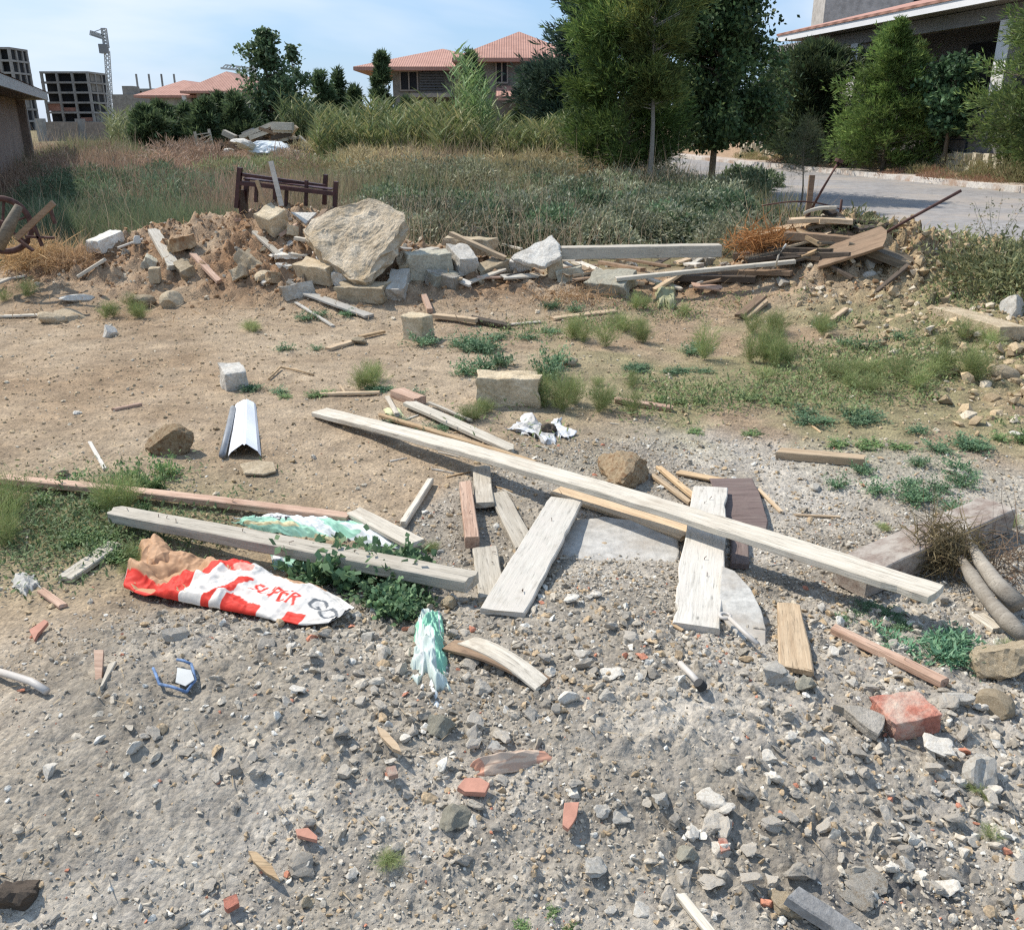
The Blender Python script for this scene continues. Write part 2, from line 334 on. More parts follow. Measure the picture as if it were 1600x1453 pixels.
# shade painted into the soil colour as a dark grey patch
pc = gp(1400, 1395); shade_patch = np.exp(-(((XX - pc.x) / .22) ** 2 + ((YY - pc.y) / .10) ** 2))[..., None]; Cg = mixn(Cg, np.array([.16, .15, .14]), 1.3 * shade_patch * (.7 + n3))
Cg = Cg * (1 + .22 * n3 + .12 * n2)
bk = ss(XX - road_far(YY), -.1, .6)[..., None] * (1 - fl * 0) * ss(YY, 12, 14)[..., None]; Cg = mixn(Cg, np.array([.36, .25, .17]), bk * .8)
idx = np.arange(nr * nc).reshape(nr, nc)
F = np.stack([idx[:-1, :-1], idx[:-1, 1:], idx[1:, 1:], idx[1:, :-1]], -1).reshape(-1, 4)
def groundmat():
    m, t, b, N, Lk = newmat('earth'); at = N('ShaderNodeAttribute'); at.attribute_name = 'col'
    g = N('ShaderNodeNewGeometry'); P = g.outputs['Position']
    a = noise(N, Lk, P, 55, 6, .75); r = ramp(N, [(.28, (.55,) * 3), (.5, (.98,) * 3), (.72, (1.4,) * 3)]); Lk(a, r.inputs[0])
    c = mixc(N, Lk, at.outputs['Color'], r.outputs[0], mode='MULTIPLY', fac=.9)
    a2 = noise(N, Lk, P, 9, 5, .7); r2 = ramp(N, [(.3, (.72, .72, .74)), (.7, (1.18, 1.16, 1.12))]); Lk(a2, r2.inputs[0]); c = mixc(N, Lk, c, r2.outputs[0], mode='MULTIPLY', fac=.9)
    v = N('ShaderNodeTexVoronoi'); v.inputs['Scale'].default_value = 75; Lk(P, v.inputs['Vector'])
    r3 = ramp(N, [(.5, (1, 1, 1)), (.95, (1.5, 1.47, 1.42))]); Lk(v.outputs['Color'], r3.inputs[0]); c = mixc(N, Lk, c, r3.outputs[0], mode='MULTIPLY', fac=.6)
    Lk(c, b.inputs['Base Color']); b.inputs['Roughness'].default_value = .97; b.inputs['Specular IOR Level'].default_value = .1
    vi = N('ShaderNodeMath'); vi.operation = 'MULTIPLY_ADD'; vi.inputs[1].default_value = -.55; Lk(v.outputs['Distance'], vi.inputs[0]); Lk(a, vi.inputs[2])
    bp = N('ShaderNodeBump'); bp.inputs['Strength'].default_value = .9; bp.inputs['Distance'].default_value = .011; Lk(vi.outputs[0], bp.inputs['Height']); Lk(bp.outputs[0], b.inputs['Normal'])
    return m
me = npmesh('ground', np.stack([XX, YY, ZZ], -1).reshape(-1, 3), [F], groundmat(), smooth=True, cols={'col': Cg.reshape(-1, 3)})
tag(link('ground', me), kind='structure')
del XX, YY, ZZ, TT, Cg
# road
def strip(name, fx0, fx1, y0, y1, z, mat, n=160, k=6, th=0.0, wob=0.0):
    yy = np.geomspace(y0, y1, n); V = []
    for y in yy:
        a = float(fx0(y)) + (wob * float(fbm(y * 1.3, 2.0, 3)) if wob else 0); b = float(fx1(y)) + (wob * .6 * float(fbm(y * 1.1, 7.0, 3)) if wob else 0)
        for j in range(k + 1): V.append((a + (b - a) * j / k, y, z))
    F = np.array([[i * (k + 1) + j, i * (k + 1) + j + 1, (i + 1) * (k + 1) + j + 1, (i + 1) * (k + 1) + j] for i in range(n - 1) for j in range(k)])
    me = npmesh(name, V, [F], mat); o = link(name, me)
    if th:
        s = o.modifiers.new('s', 'SOLIDIFY'); s.thickness = th; s.offset = -1
    return o
asph = stone('asphalt', (.25, .235, .225), (.31, .295, .28), .8, .25, dirt=(.36, .31, .26), rv=0, dist=.01)
tag(strip('road', lambda y: road_near(y) - .05, lambda y: road_far(y) + .05, 7, 140, -.005, asph, wob=.18), kind='structure')
kerbm = stone('kerb_concrete', (.50, .46, .42), (.66, .62, .56), 3, .4, dirt=(.36, .25, .18), rv=.1)
tag(strip('kerb', lambda y: road_far(y) + .06, lambda y: road_far(y) + .26, 9, 110, .14, kerbm, k=1, th=.3), kind='structure')
tag(strip('pavement', lambda y: road_far(y) + .262, lambda y: road_far(y) + 1.15, 9, 110, .135, stone('pavement_slabs', (.42, .35, .29), (.58, .50, .43), 2, .4, dirt=(.32, .22, .15), rv=0), th=.25), kind='structure')

# ============================================================ STONES
def ico(sub):
    import bmesh
    bm = bmesh.new(); bmesh.ops.create_icosphere(bm, subdivisions=sub, radius=1)
    V = np.array([v.co[:] for v in bm.verts]); F = np.array([[v.index for v in f.verts] for f in bm.faces]); bm.free(); return V, F
ICO = {k: ico(k) for k in (1, 2, 3, 4)}
def rockV(V, rs, cuts=7, rough=.12, flat=.75, cutd=(.45, .8)):
    V = V.copy()
    for _ in range(cuts):
        n = rs.normal(size=3); n /= np.linalg.norm(n); d = rs.uniform(*cutd); e = V @ n - d
        V = V - np.outer(np.maximum(e, 0), n)
    a, b = rs.rand(2) * 50
    V = V * (1 + rough * .35 * fbm(V[:, 0] * 7 + b, V[:, 1] * 7 + V[:, 2] * 5, 2))[:, None]
    V = V * (1 + rough * fbm(V[:, 0] * 2 + a + V[:, 2] * 1.3, V[:, 1] * 2 + b - V[:, 2], 4))[:, None]
    V *= np.array([1, rs.uniform(.65, 1), flat * rs.uniform(.7, 1.1)]); return V
rs = np.random.RandomState(3)
def rock_mesh(name, sub, mat, seed, **k):
    V, F = ICO[sub]; return npmesh(name, rockV(V, np.random.RandomState(seed), **k), [F], mat, smooth=False)
def mrock(u, v, px, mat, label, cat='stone', name='stone', sub=3, seed=0, rz=None, sink=.25, group=None, flat=.75, py=None, **k):
    """a stone px photo-pixels wide, its base at (u,v)"""
    p = gp(u, v); s = px / 2 / (FPX / (p.y * CP + (CAM_H - p.z) * SP)); me = rock_mesh(name, sub, mat, seed + int(u * 7 + v), flat=flat, **k)
    o = link(name, me, loc=(p.x, p.y + s * .5, p.z + s * flat * (.75 - sink))); r = random.Random(int(u + v * 3))
    o.rotation_euler = (r.uniform(-.2, .2), r.uniform(-.2, .2), r.uniform(0, 6.28) if rz is None else rz); o.scale = (s * 1.15, s * 1.15, s * 1.1)
    return tag(o, label, cat, group)
# tiny gravel and soil crumbs: nobody could count them
def scatter(name, n, box, size, wfun, colf, seed, sub=1, kind='gravel', aniso=.7, sinkf=.48):
    r = np.random.RandomState(seed); X = []; 
    x = r.uniform(box[0], box[1], n * 8); y = r.uniform(box[2], box[3], n * 8)
    keep = r.rand(n * 8) < wfun(x, y); x = x[keep][:n]; y = y[keep][:n]; n = len(x)
    s = size[0] * (size[1] / size[0]) ** (r.rand(n) ** 2.2)
    base, F = ICO[sub]; K = 14; protos = [rockV(base, np.random.RandomState(seed * 50 + i), cuts=10, rough=.35, flat=.75, cutd=(.25, .7)) for i in range(K)]
    z = H(x, y); V = np.empty((n, len(base), 3), np.float32); pid = r.randint(0, K, n)
    th = r.rand(n) * 6.283; tl = r.normal(size=n) * .5
    P = np.array(protos)[pid] * s[:, None, None]
    c, sn = np.cos(th), np.sin(th); ct, st = np.cos(tl), np.sin(tl)
    y1 = P[..., 1] * ct[:, None] - P[..., 2] * st[:, None]; z1 = P[..., 1] * st[:, None] + P[..., 2] * ct[:, None]
    V[..., 0] = P[..., 0] * c[:, None] - y1 * sn[:, None] + x[:, None]; V[..., 1] = P[..., 0] * sn[:, None] + y1 * c[:, None] + y[:, None]; V[..., 2] = z1 + (z + s * (aniso - sinkf))[:, None]
    Fa = (F[None] + (np.arange(n) * len(base))[:, None, None]).reshape(-1, 3)
    C = colf(x, y, r); C = np.repeat(C, len(base), 0)
    me = npmesh(name, V.reshape(-1, 3), [Fa], MT['grav'], cols={'col': C}); return tag(link(name, me), kind='stuff')
MT['grav'] = attrmat('gravel_bits', rough=.95, spec=.1, bump=(.5, .006), var=.3, vs=110)
def cgrey(x, y, r):
    n = len(x); b = np.array([.43, .38, .305]) * (r.uniform(.6, 1.25, n)[:, None]); t = np.array([.40, .30, .19])
    b = np.where((r.rand(n) < .18)[:, None], t * r.uniform(.8, 1.2, n)[:, None], b); b = np.where((r.rand(n) < .11)[:, None], np.array([.60, .57, .50]), b)
    return np.where((r.rand(n) < .012)[:, None], np.array([.5, .22, .14]), b)
def ctan(x, y, r):
    n = len(x); b = np.array([.42, .32, .20]) * r.uniform(.7, 1.3, n)[:, None]
    return np.where((r.rand(n) < .2)[:, None], np.array([.56, .48, .36]), b)
def cmound(x, y, r):
    n = len(x); b = np.array([.33, .205, .115]) * r.uniform(.65, 1.35, n)[:, None]; return np.where((r.rand(n) < .2)[:, None], np.array([.56, .48, .36]), b)
wg = lambda x, y: greyzone(x, y) * (.25 + .9 * ss(fbm(x * 1.6, y * 1.6 + 3, 3), -.35, .35)) * (1 - .5 * ss(y, 2.8, 4)) * (.45 + .55 * ss(x, -.9, .3)) + .03
scatter('gravel', 52000, (-2.4, 3.2, 1.25, 4.6), (.0032, .0135), wg, cgrey, 11)
wl = lambda x, y: greyzone(x, y) * ss(fbm(x * 1.3 + 9, y * 1.3 + 3, 3) + .25 * ss(x, -1, 1.2), -.1, .45) * (1 - .8 * ss(y, 2.4, 3.4)) + .004
scatter('gravel', 5200, (-1.6, 2.4, 1.3, 4.6), (.008, .026), wl, cgrey, 12, sub=2)
scatter('gravel', 14000, (-4.5, 4.5, 2.2, 8.2), (.005, .022), lambda x, y: (1 - .7 * greyzone(x, y)) * .8, ctan, 13)
scatter('rubble', 7000, (-5.2, 6, 7.4, 10.2), (.010, .05), lambda x, y: moundzone(x, y), cmound, 14, sinkf=.55)
scatter('rubble', 8500, (1.0, 6.3, 4.3, 9.2), (.012, .085), lambda x, y: rightzone(x, y) * .9, lambda x, y, r: ctan(x, y, r) * .95, 15, sinkf=.45, aniso=.55)
# dry straw bits and chips lying flat
# countable stones of the foreground
protosG = [rock_mesh('stone', 3, MT['greyst'], 400 + i, rough=.4, cuts=9, cutd=(.3, .7)) for i in range(9)]
protosW = [rock_mesh('stone', 3, MT['whitest'], 500 + i, rough=.4, cuts=9, cutd=(.3, .7)) for i in range(4)]
rr = random.Random(5); cnt = 0
while cnt < 250:
    u = rr.uniform(-10, 1610); v = rr.uniform(930, 1450); p = gp(u, v)
    dens = .12 + .85 * float(ss(fbm(np.array(p.x * 1.3 + 9), np.array(p.y * 1.3 + 3), 3) + .22 * (u - 500) / 600, -.05, .45))
    if rr.random() > dens or (u < 620 and v < 1000): continue
    pal = rr.random() < .33
    o = link('stone', rr.choice(protosW if pal else protosG)); s = rr.choice([.017, .02, .023, .028, .034]) * rr.uniform(.85, 1.15)
    o.location = (p.x, p.y, p.z + s * .35); o.scale = (s, s * rr.uniform(.8, 1.1), s * rr.uniform(.7, 1)); o.rotation_euler = (rr.uniform(-.5, .5), rr.uniform(-.5, .5), rr.uniform(0, 6.28))
    if pal: tag(o, 'small whitish stone among the grey gravel of the near heap', 'stone', 'small whitish stones in the near gravel')
    else: tag(o, 'small angular grey stone among the gravel of the near heap', 'stone', 'small grey stones in the near gravel')
    cnt += 1
for (u, v, px, mk, lb) in [
    (1110, 1268, 52, 'whitest', 'pale notched stone with a sharp shadow on the gravel, above the grey-green round stone'),
    (968, 1292, 40, 'whitest', 'upright wedge-shaped white stone beside a terracotta shard'), (898, 1252, 34, 'whitest', 'white stone directly above the narrow terracotta shard'),
    (1078, 1350, 44, 'greenst', 'rounded grey-green stone in the lower gravel'), (1115, 1250 + 55, 50, 'greyst', 'flat olive-grey stone just below the pale notched stone'),
    (925, 1372, 56, 'whitest', 'blocky cream stone in the bottom middle gravel'), (1055, 1300, 46, 'greyst', 'ridged grey stone between the notched stone and the wedge stone'),
    (1205, 1195, 36, 'whitest', 'long pale splinter stone standing out right of centre'), (447, 1290, 26, 'whitest', 'whitest small stone beside the flat pink tile chip'),
    (405, 1225, 40, 'greyst', 'dark grey clod at the edge of the gravel spill'), (690, 1158, 60, 'greenst', 'flat greenish grey mortar slab lying above the twisted cloth'),
    (1460, 1200, 62, 'whitest', 'flat white stone below the broken red brick'), (1535, 1235, 90, 'whitest', 'crumbling white lump beside the lower weeds'),
    (1490, 1110, 60, 'limepale', 'pale stone between the brick and the reddish boulder'), (1260, 1090, 50, 'greenst', 'greenish stone below the upright board piece'),
    (1210, 1075, 72, 'whitest', 'broad whitish stone under the tip of the curved panel'), (1240, 1440, 70, 'lime', 'cream stone at the bottom edge beside the grey beam'),
    (800, 1280, 22, 'whitest', 'small upright pale stone left of the white stone pair'), (720, 1300, 60, 'greenst', 'large dull green stone in the middle gravel'),
    (1495, 1385, 46, 'greyst', 'grey stone beyond the shaded grey lump'), (1430, 1330, 40, 'whitest', 'whitish stone in the lower gravel slope'),
    (335, 1168 + 60, 26, 'greyst', 'grey stone alone at the start of the gravel spill'), (478, 1418, 36, 'lime', 'yellowish stone at the bottom of the gravel'),
    (270, 1008, 48, 'greyst', 'lumpy grey clod above the blue plastic frame'), (858, 965, 26, 'greyst', 'round grey pebble at the foot of the dusty grey board'),
    (706, 955, 32, 'lime', 'small cream stone left of the dusty grey board'), (1070, 1385, 46, 'greyst', 'angular grey stone near the bottom splinter')]:
    mrock(u, v, px * .9, MT[mk], lb, sub=3, sink=.3, rough=.38, cuts=10, cutd=(.3, .75))
mrock(258, 712, 72, MT['rock'], 'rounded brown rock alone on the bare tan soil', cat='rock', name='rock', sub=4, rough=.2, flat=.75, sink=.1, cuts=5)
mrock(975, 762, 92, MT['rock'], 'tan earthy rock lump behind the long white plank', cat='rock', name='rock', sub=4, rough=.3, flat=.6, cuts=5)
mrock(1578, 1072, 92, MT['lime'], 'big yellowish boulder with a red underside at the right edge', cat='boulder', name='boulder', sub=4, rough=.2, flat=.85, cuts=6)
mrock(1560, 1118, 56, MT['tanst'], 'smooth pinkish boulder below the big yellowish boulder', cat='boulder', name='boulder', sub=3, rough=.1, cuts=3)
mrock(20, 1425, 70, MT['wdark'], 'dark brown earth clod in the bottom corner', cat='clod', name='clod', sub=3, rough=.4, flat=.9)
mrock(1345, 1400, 95, MT['conc'], 'weathered grey lump behind the half-buried grey beam', cat='stone', sub=4, rough=.3, flat=.35, cuts=5)
for (u, v, px, mk, lb, fl) in [
    (168, 526, 26, 'limepale', 'small white pointed stone alone on the bare ground', 1.0), (80, 505, 50, 'tanst', 'flat tan stone under the thin edge board', .4),
    (107, 500, 46, 'tanst', 'second flat stone resting against the flat tan stone', .4), (265, 480, 34, 'tanst', 'squarish stone right of the small green tuft', .9),
    (225, 478, 46, 'tanst', 'low stone partly under the small green tuft', .6), (115, 475, 50, 'limepale', 'white flat slab chip below the straw patch', .35),
    (535, 328, 26, 'limepale', 'small white stone touching the top of the large broken slab', .8), (505, 318, 30, 'tanst', 'pointed tan stone in front of the bed frame', 1.0),
    (410, 447, 36, 'tanst', 'tan lump on the front of the earth mound', .7), (425, 452, 30, 'rock', 'brown lump beside the tan lump on the earth mound', .8),
    (560, 540, 24, 'lime', 'small stone at the end of the short crossed sticks', .7), (1585, 500, 50, 'whitest', 'whitish stone at the far right on the spoil slope', .7),
    (1225, 452, 36, 'greyst', 'grey stone under the edge of the old timber stack', .6), (1360, 440, 24, 'limepale', 'white stone in the shadow of the leaning board', .8),
    (1335, 420, 20, 'rock', 'reddish stone under the timber stack', .8), (215, 400, 20, 'limepale', 'white stone at the left foot of the earth mound', .8),
    (1290, 352, 26, 'limepale', 'pale stone behind the timber stack', .6), (1570, 600, 40, 'tanst', 'rounded tan stone on the right slope', .6),
    (120, 650, 14, 'limepale', 'tiny white chip on the bare soil at left', .5), (95, 745, 26, 'lime', 'pale stone beside the long reddish board', .7), (895, 572, 30, 'tanst', 'flat tan stone in the thin weeds', .5),
    (1275, 768, 22, 'whitest', 'small white chip on the grey ground behind the boards', .6), (1588, 682, 30, 'limepale', 'flat white chip at the right edge', .3), (1500, 745, 36, 'greyst', 'pale flat stone beside the green bush', .4)]:
    mrock(u, v, px, MT[mk], lb, flat=fl, sub=3)

# blocks of sawn limestone / concrete -----------------------------------------
def block(u, v, d3, rz, mat, label, rx=0, ry=0, dz=0, cat='block', name='block', group=None, seed=None, chip=.065, sub=6):
    """box of size d3 standing with its base centre at (u,v), worn edges"""
    import bmesh
    bm = bmesh.new(); bmesh.ops.create_cube(bm, size=1)
    for x in bm.verts: x.co = Vector((x.co.x * d3[0], x.co.y * d3[1], x.co.z * d3[2]))
    s = min(d3)
    bmesh.ops.bevel(bm, geom=bm.edges[:], offset=s * .05, segments=2, affect='EDGES', profile=.6)
    bmesh.ops.subdivide_edges(bm, edges=[e for e in bm.edges if e.calc_length() > s * .3], cuts=sub, use_grid_fill=True)
    seed = int(u * 3 + v) if seed is None else seed
    a = seed * .37
    for x in bm.verts:
        c = x.co; k = 3.5 / s
        n = fbm(np.array(c.x * k * .6 + a + c.z * 5), np.array(c.y * k * .6 + c.z * k * .5 + a), 3)
        e = (abs(c.x) / d3[0]) ** 6 + (abs(c.y) / d3[1]) ** 6 + (abs(c.z) / d3[2]) ** 6
        x.co = c * (1 + float(n) * chip * (1 + 60 * e))
    me = bpy.data.meshes.new(name); bm.to_mesh(me); bm.free(); me.materials.append(mat)
    p = gp(u, v); o = link(name, me, loc=(p.x, p.y + d3[1] * .3, p.z + d3[2] * .47 + dz), rot=(R(rx), R(ry), R(rz)))
    return tag(o, label, cat, group)
block(795, 635, (.37, .18, .18), -3, MT['lime'], 'sawn limestone block lying alone in front of the feathery weeds')
block(362, 610, (.14, .19, .14), 28, MT['limepale'], 'pale limestone block end on bare soil above the white metal sheet', rx=8)
block(652, 532, (.19, .18, .19), -24, MT['lime'], 'squarish limestone block on open ground in front of the rubble mound')
block(425, 378, (.24, .2, .2), -38, MT['lime'], 'tan block tipped forward on the mound in front of the bed frame', rx=26, ry=14, dz=.08)
block(645, 368, (.26, .18, .18), 30, MT['lime'], 'block just right of the top corner of the large slab', ry=-12, dz=.05)
block(677, 380, (.2, .2, .2), -20, MT['tanst'], 'upright tan block second right of the large slab', rx=10, dz=.03)
block(742, 388, (.36, .1, .26), 10, MT['conc'], 'thin grey slab leaning at the back of the rubble pile', ry=24, dz=.03)
block(668, 440, (.42, .2, .24), 22, MT['greenst'], 'greenish concrete block right of the large slab', rx=4, dz=.02)
block(722, 437, (.19, .36, .17), 24, MT['limepale'], 'pale block tilted towards the camera beside the greenish block', rx=16, dz=.05)
block(735, 412, (.5, .2, .16), -28, MT['tanst'], 'long tan block lying under the crossing plank', dz=.05)
block(621, 468, (.17, .36, .13), -4, MT['whitest'], 'white block lying at the foot of the large slab', rx=22, dz=.04)
block(692, 452, (.26, .14, .13), 40, MT['greenst'], 'small grey-green stone block below the greenish block', rx=10)
block(497, 446, (.4, .2, .17), -32, MT['tanst'], 'dusty tan block left of the foot of the large slab', rx=12, dz=.03)
block(567, 474, (.42, .2, .14), -12, MT['lime'], 'cream block directly below the corner of the large slab', rx=8)
block(810, 433, (.26, .14, .10), -8, MT['limepale'], 'flat cream block under the pale concrete flake')
block(865, 442, (.14, .26, .2), 6, MT['tanst'], 'tan block in shade beside the pale concrete flake')
block(955, 462, (.4, .3, .14), -28, MT['greenst'], 'grey concrete lump under the end of the short planks', rx=20, dz=.03)
block(163, 405, (.18, .34, .13), -24, MT['limepale'], 'white block at the left end of the earth mound', rx=12, dz=.02)
block(243, 452, (.1, .1, .14), 10, MT['tanst'], 'small upright stone at the left foot of the earth mound')
block(484, 317, (.22, .12, .2), 20, MT['tanst'], 'tan block heaped inside the bed frame', dz=.0)
block(452, 412, (.26, .16, .04), 6, MT['limepale'], 'white tile chip on the earth mound', rx=10)

br_ = random.Random(21)
for i in range(58):
    u = br_.uniform(385, 1140) if i < 44 else br_.uniform(170, 480); f_ = (u - 385) / 755; v = br_.uniform(375, 452) + 8 * f_ if i < 44 else br_.uniform(395, 470)
    if 485 < u < 625 and v < 440: continue
    a = br_.uniform(.07, .2); mk = br_.choice(['tanst', 'lime', 'tanst', 'limepale', 'conc', 'greenst', 'rock'])
    if br_.random() < .5: block(u, v, (a * 1.5, a * .8, a * .7), br_.uniform(-90, 90), MT[mk], 'broken piece of masonry among the rubble of the mound', rx=br_.uniform(-30, 30), ry=br_.uniform(-30, 30), dz=-.01, name='masonry_piece', cat='rubble piece', group='broken masonry pieces on the rubble mound', chip=.09)
    else: mrock(u, v, a * 150, MT[mk], 'rough lump of stone among the rubble of the mound', 'rubble lump', 'rubble_lump', sub=3, rough=.4, cuts=9, cutd=(.3, .75), group='rough stone lumps on the rubble mound', sink=.35)
# broken slabs -----------------------------------------------------------------
def slab(name, P, th, mat, label, cat, jag=.04, sub=1.0, rough=.02, M=None, seed=1, group=None, under=True):
    """P: local 2D outline (metres); M: world matrix. Irregular edge, rough faces, real thickness."""
    import bmesh
    r = np.random.RandomState(seed); pts = []
    n = len(P)
    for i in range(n):
        a = np.array(P[i]); b = np.array(P[(i + 1) % n]); k = max(2, int(np.linalg.norm(b - a) / (th * .35 * sub + .012)))
        for j in range(k):
            q = a + (b - a) * j / k; nv = np.array([b[1] - a[1], a[0] - b[0]]); nv = nv / (np.linalg.norm(nv) + 1e-9)
            pts.append(q + nv * jag * float(fbm(np.array(q[0] * 9 + seed * 3.1), np.array(q[1] * 9 + 2.), 4)))
    bm = bmesh.new(); c = np.mean(pts, 0); rings = []
    lv = [(-.5, .9), (-.42, .97), (-.1, 1.0), (.2, .995), (.42, .97), (.49, .955)] + [(.5, q) for q in np.linspace(.92, .04, 22 if th > .1 else 6)]
    if under: lv = [(-.5, .1), (-.5, .5)] + lv
    for (z, s) in lv:
        ring = []
        for k, q in enumerate(pts):
            qq = c + (q - c) * s
            zz = z * th + rough * float(fbm(np.array(qq[0] * 5 + seed), np.array(qq[1] * 5 + z * 2), 4 if th < .1 else 6, .62))
            if abs(z) < .5: qq = qq + (q - c) / (np.linalg.norm(q - c) + .01) * rough * .8 * float(fbm(np.array(qq[0] * 14), np.array(qq[1] * 14 + z * 9), 3))
            ring.append(bm.verts.new((qq[0], qq[1], zz)))
        rings.append(ring)
    m = len(pts)
    for a, b in zip(rings[:-1], rings[1:]):
        for k in range(m): bm.faces.new((a[k], a[(k + 1) % m], b[(k + 1) % m], b[k]))
    bm.faces.new(rings[-1]); bm.faces.new(rings[0][::-1])
    bmesh.ops.recalc_face_normals(bm, faces=bm.faces[:])
    me = bpy.data.meshes.new(name); bm.to_mesh(me); bm.free(); me.materials.append(mat)
    o = link(name, me, mat4=M); return tag(o, label, cat, group)
def plane_from(pts, C, nrm):
    """world matrix of a plane through C with normal nrm + the local 2D points where the rays of the outline meet it"""
    nrm = Vector(nrm).normalized(); X = Vector((1, 0, 0)); X = (X - nrm * X.dot(nrm)).normalized(); Y = nrm.cross(X)
    M = Matrix((X, Y, nrm)).transposed().to_4x4(); M.translation = C; out = []
    for (u, v) in pts:
        d = Vector(ray(u, v)); o = Vector((0, 0, CAM_H)); t = (C - o).dot(nrm) / d.dot(nrm); q = o + d * t - C; out.append((q.dot(X), q.dot(Y)))
    return M, out
C0 = gp(560, 455, .35); C0 = PD(560, 385, 8.35)
M_, o_ = plane_from([(582, 318), (606, 324), (634, 345), (629, 375), (612, 405), (588, 430), (572, 448), (558, 445), (530, 428), (502, 405), (484, 378), (478, 368), (500, 345), (528, 332)], C0, (-.18, -.62, .78))
slab('concrete_slab', o_, .15, MT['slabc'], 'large rough broken concrete slab tilted on the rubble mound', 'concrete slab', jag=.06, rough=.06, M=M_, seed=4)
M_, o_ = plane_from([(800, 405), (830, 385), (862, 370), (875, 385), (880, 402), (852, 420), (826, 416)], gp(842, 425, .14), (-.1, -.6, .8))
slab('concrete_flake', o_, .05, MT['limepale'], 'pale thin concrete flake leaning on the pile beside the long pale beam', 'concrete flake', M=M_, rough=.015, seed=8)
M_, o_ = plane_from([(454, 333), (496, 334), (478, 352)], gp(475, 352, .06), (-.1, -.6, .8))
slab('tile', o_, .03, MT['limepale'], 'white triangular tile fragment on the mound below the bed frame', 'tile', jag=.004, rough=.002, M=M_)
M_, o_ = plane_from([(895, 812), (940, 808), (1000, 815), (1055, 838), (1062, 870), (1050, 905), (960, 890), (870, 868)], gp(970, 855, .012), (0, -.02, 1))
slab('fibreboard', o_, .012, stone('pale_fibreboard', (.39, .37, .33), (.50, .48, .44), 4, .3, dirt=(.34, .30, .25), rv=0), 'flat pale grey sheet half covered by gravel between two boards', 'board', jag=.02, rough=.004, M=M_)
M_, o_ = plane_from([(1128, 885), (1148, 893), (1172, 920), (1190, 955), (1197, 985), (1195, 1022), (1168, 1010), (1120, 960)], gp(1160, 960, .03), (-.05, -.12, 1))
slab('curved_panel', o_, .012, stone('grey_panel', (.40, .38, .34), (.54, .52, .47), 5, .2, dirt=(.36, .31, .25), rv=0), 'thin grey panel with a rounded edge under the broad upright board', 'panel', jag=.004, rough=.003, M=M_)
M_, o_ = plane_from([(1108, 748), (1175, 748), (1186, 770), (1200, 815), (1196, 836), (1142, 838), (1125, 790)], gp(1150, 790, .035), (0, -.03, 1))
slab('plywood_sheet', o_, .015, MT['wply'], 'dark brown plywood sheet under the long white plank', 'plywood', jag=.006, rough=.004, M=M_)
M_, o_ = plane_from([(1300, 1103), (1345, 1108), (1385, 1125), (1372, 1152), (1340, 1135)], gp(1345, 1130, .03), (0, -.1, 1))
slab('mortar_slab', o_, .025, MT['greyst'], 'thin grey mortar slab lying against the broken red brick', 'mortar slab', jag=.02, rough=.008, M=M_)
# the broken brick
block(1418, 1152, (.14, .11, .062), 14, MT['brick'], 'broken red brick with mortar dust on top in the gravel', cat='brick', name='brick', rx=4, ry=-3, chip=.05)
for (u, v, o2, lb, mk) in [
    (740, 1230, [(-26, 2), (-14, -12), (10, -13), (26, -3), (18, 12), (-14, 10)], 'flat pinkish terracotta shard below the twisted cloth', 'shard'),
    (892, 1275, [(-10, -18), (12, -20), (8, 2), (-4, 22), (-12, 16)], 'narrow pointed terracotta shard among white stones', 'shard'),
    (608, 1158, [(-20, -22), (-6, -14), (14, 8), (20, 20), (6, 14), (-10, -4)], 'long brown leaf-shaped shard left of the greenish mortar slab', 'wtan'),
    (480, 1305, [(-18, -8), (2, -10), (17, 4), (15, 10), (-16, 2)], 'pink flat tile chip beside the whitest small stone', 'shard'),
    (362, 1412, [(-12, -4), (8, -12), (12, 2), (-6, 12), (-11, 8)], 'small red brick chip near the bottom edge', 'brick'),
    (612, 1208, [(-9, -6), (6, -9), (10, 4), (-4, 8)], 'tiny orange-red brick chip left of the cloth', 'brick'),
    (1130, 1322, [(-8, -8), (4, -10), (10, 8), (-4, 12)], 'tiny red chip beside the rounded grey-green stone', 'brick'),
    (412, 1352, [(-24, -22), (-10, -20), (14, 2), (26, 26), (4, 14), (-16, -4)], 'yellowish bark flake near the bottom left', 'worange'),
    (400, 733, [(-26, -6), (0, -12), (28, -10), (32, 4), (12, 10), (-18, 8)], 'layered reddish stone flake in front of the white metal sheet', 'tanst'),
    (155, 1042, [(-8, -24), (8, -24), (5, 26), (-6, 24)], 'small pinkish wood chip standing left of the blue frame', 'wred'),
    (60, 985, [(-14, 0), (10, -16), (16, -12), (0, 6), (-6, 18)], 'reddish forked chip at the left', 'shard')]:
    M_, q = plane_from([(u + a, v + b) for a, b in o2], gp(u, v, .022), (.05, -.15, 1)); slab('shard' if mk in ('shard', 'brick') else 'chip', q, .014, MT[mk], lb, 'chip', jag=.003, rough=.004, M=M_, seed=int(u))

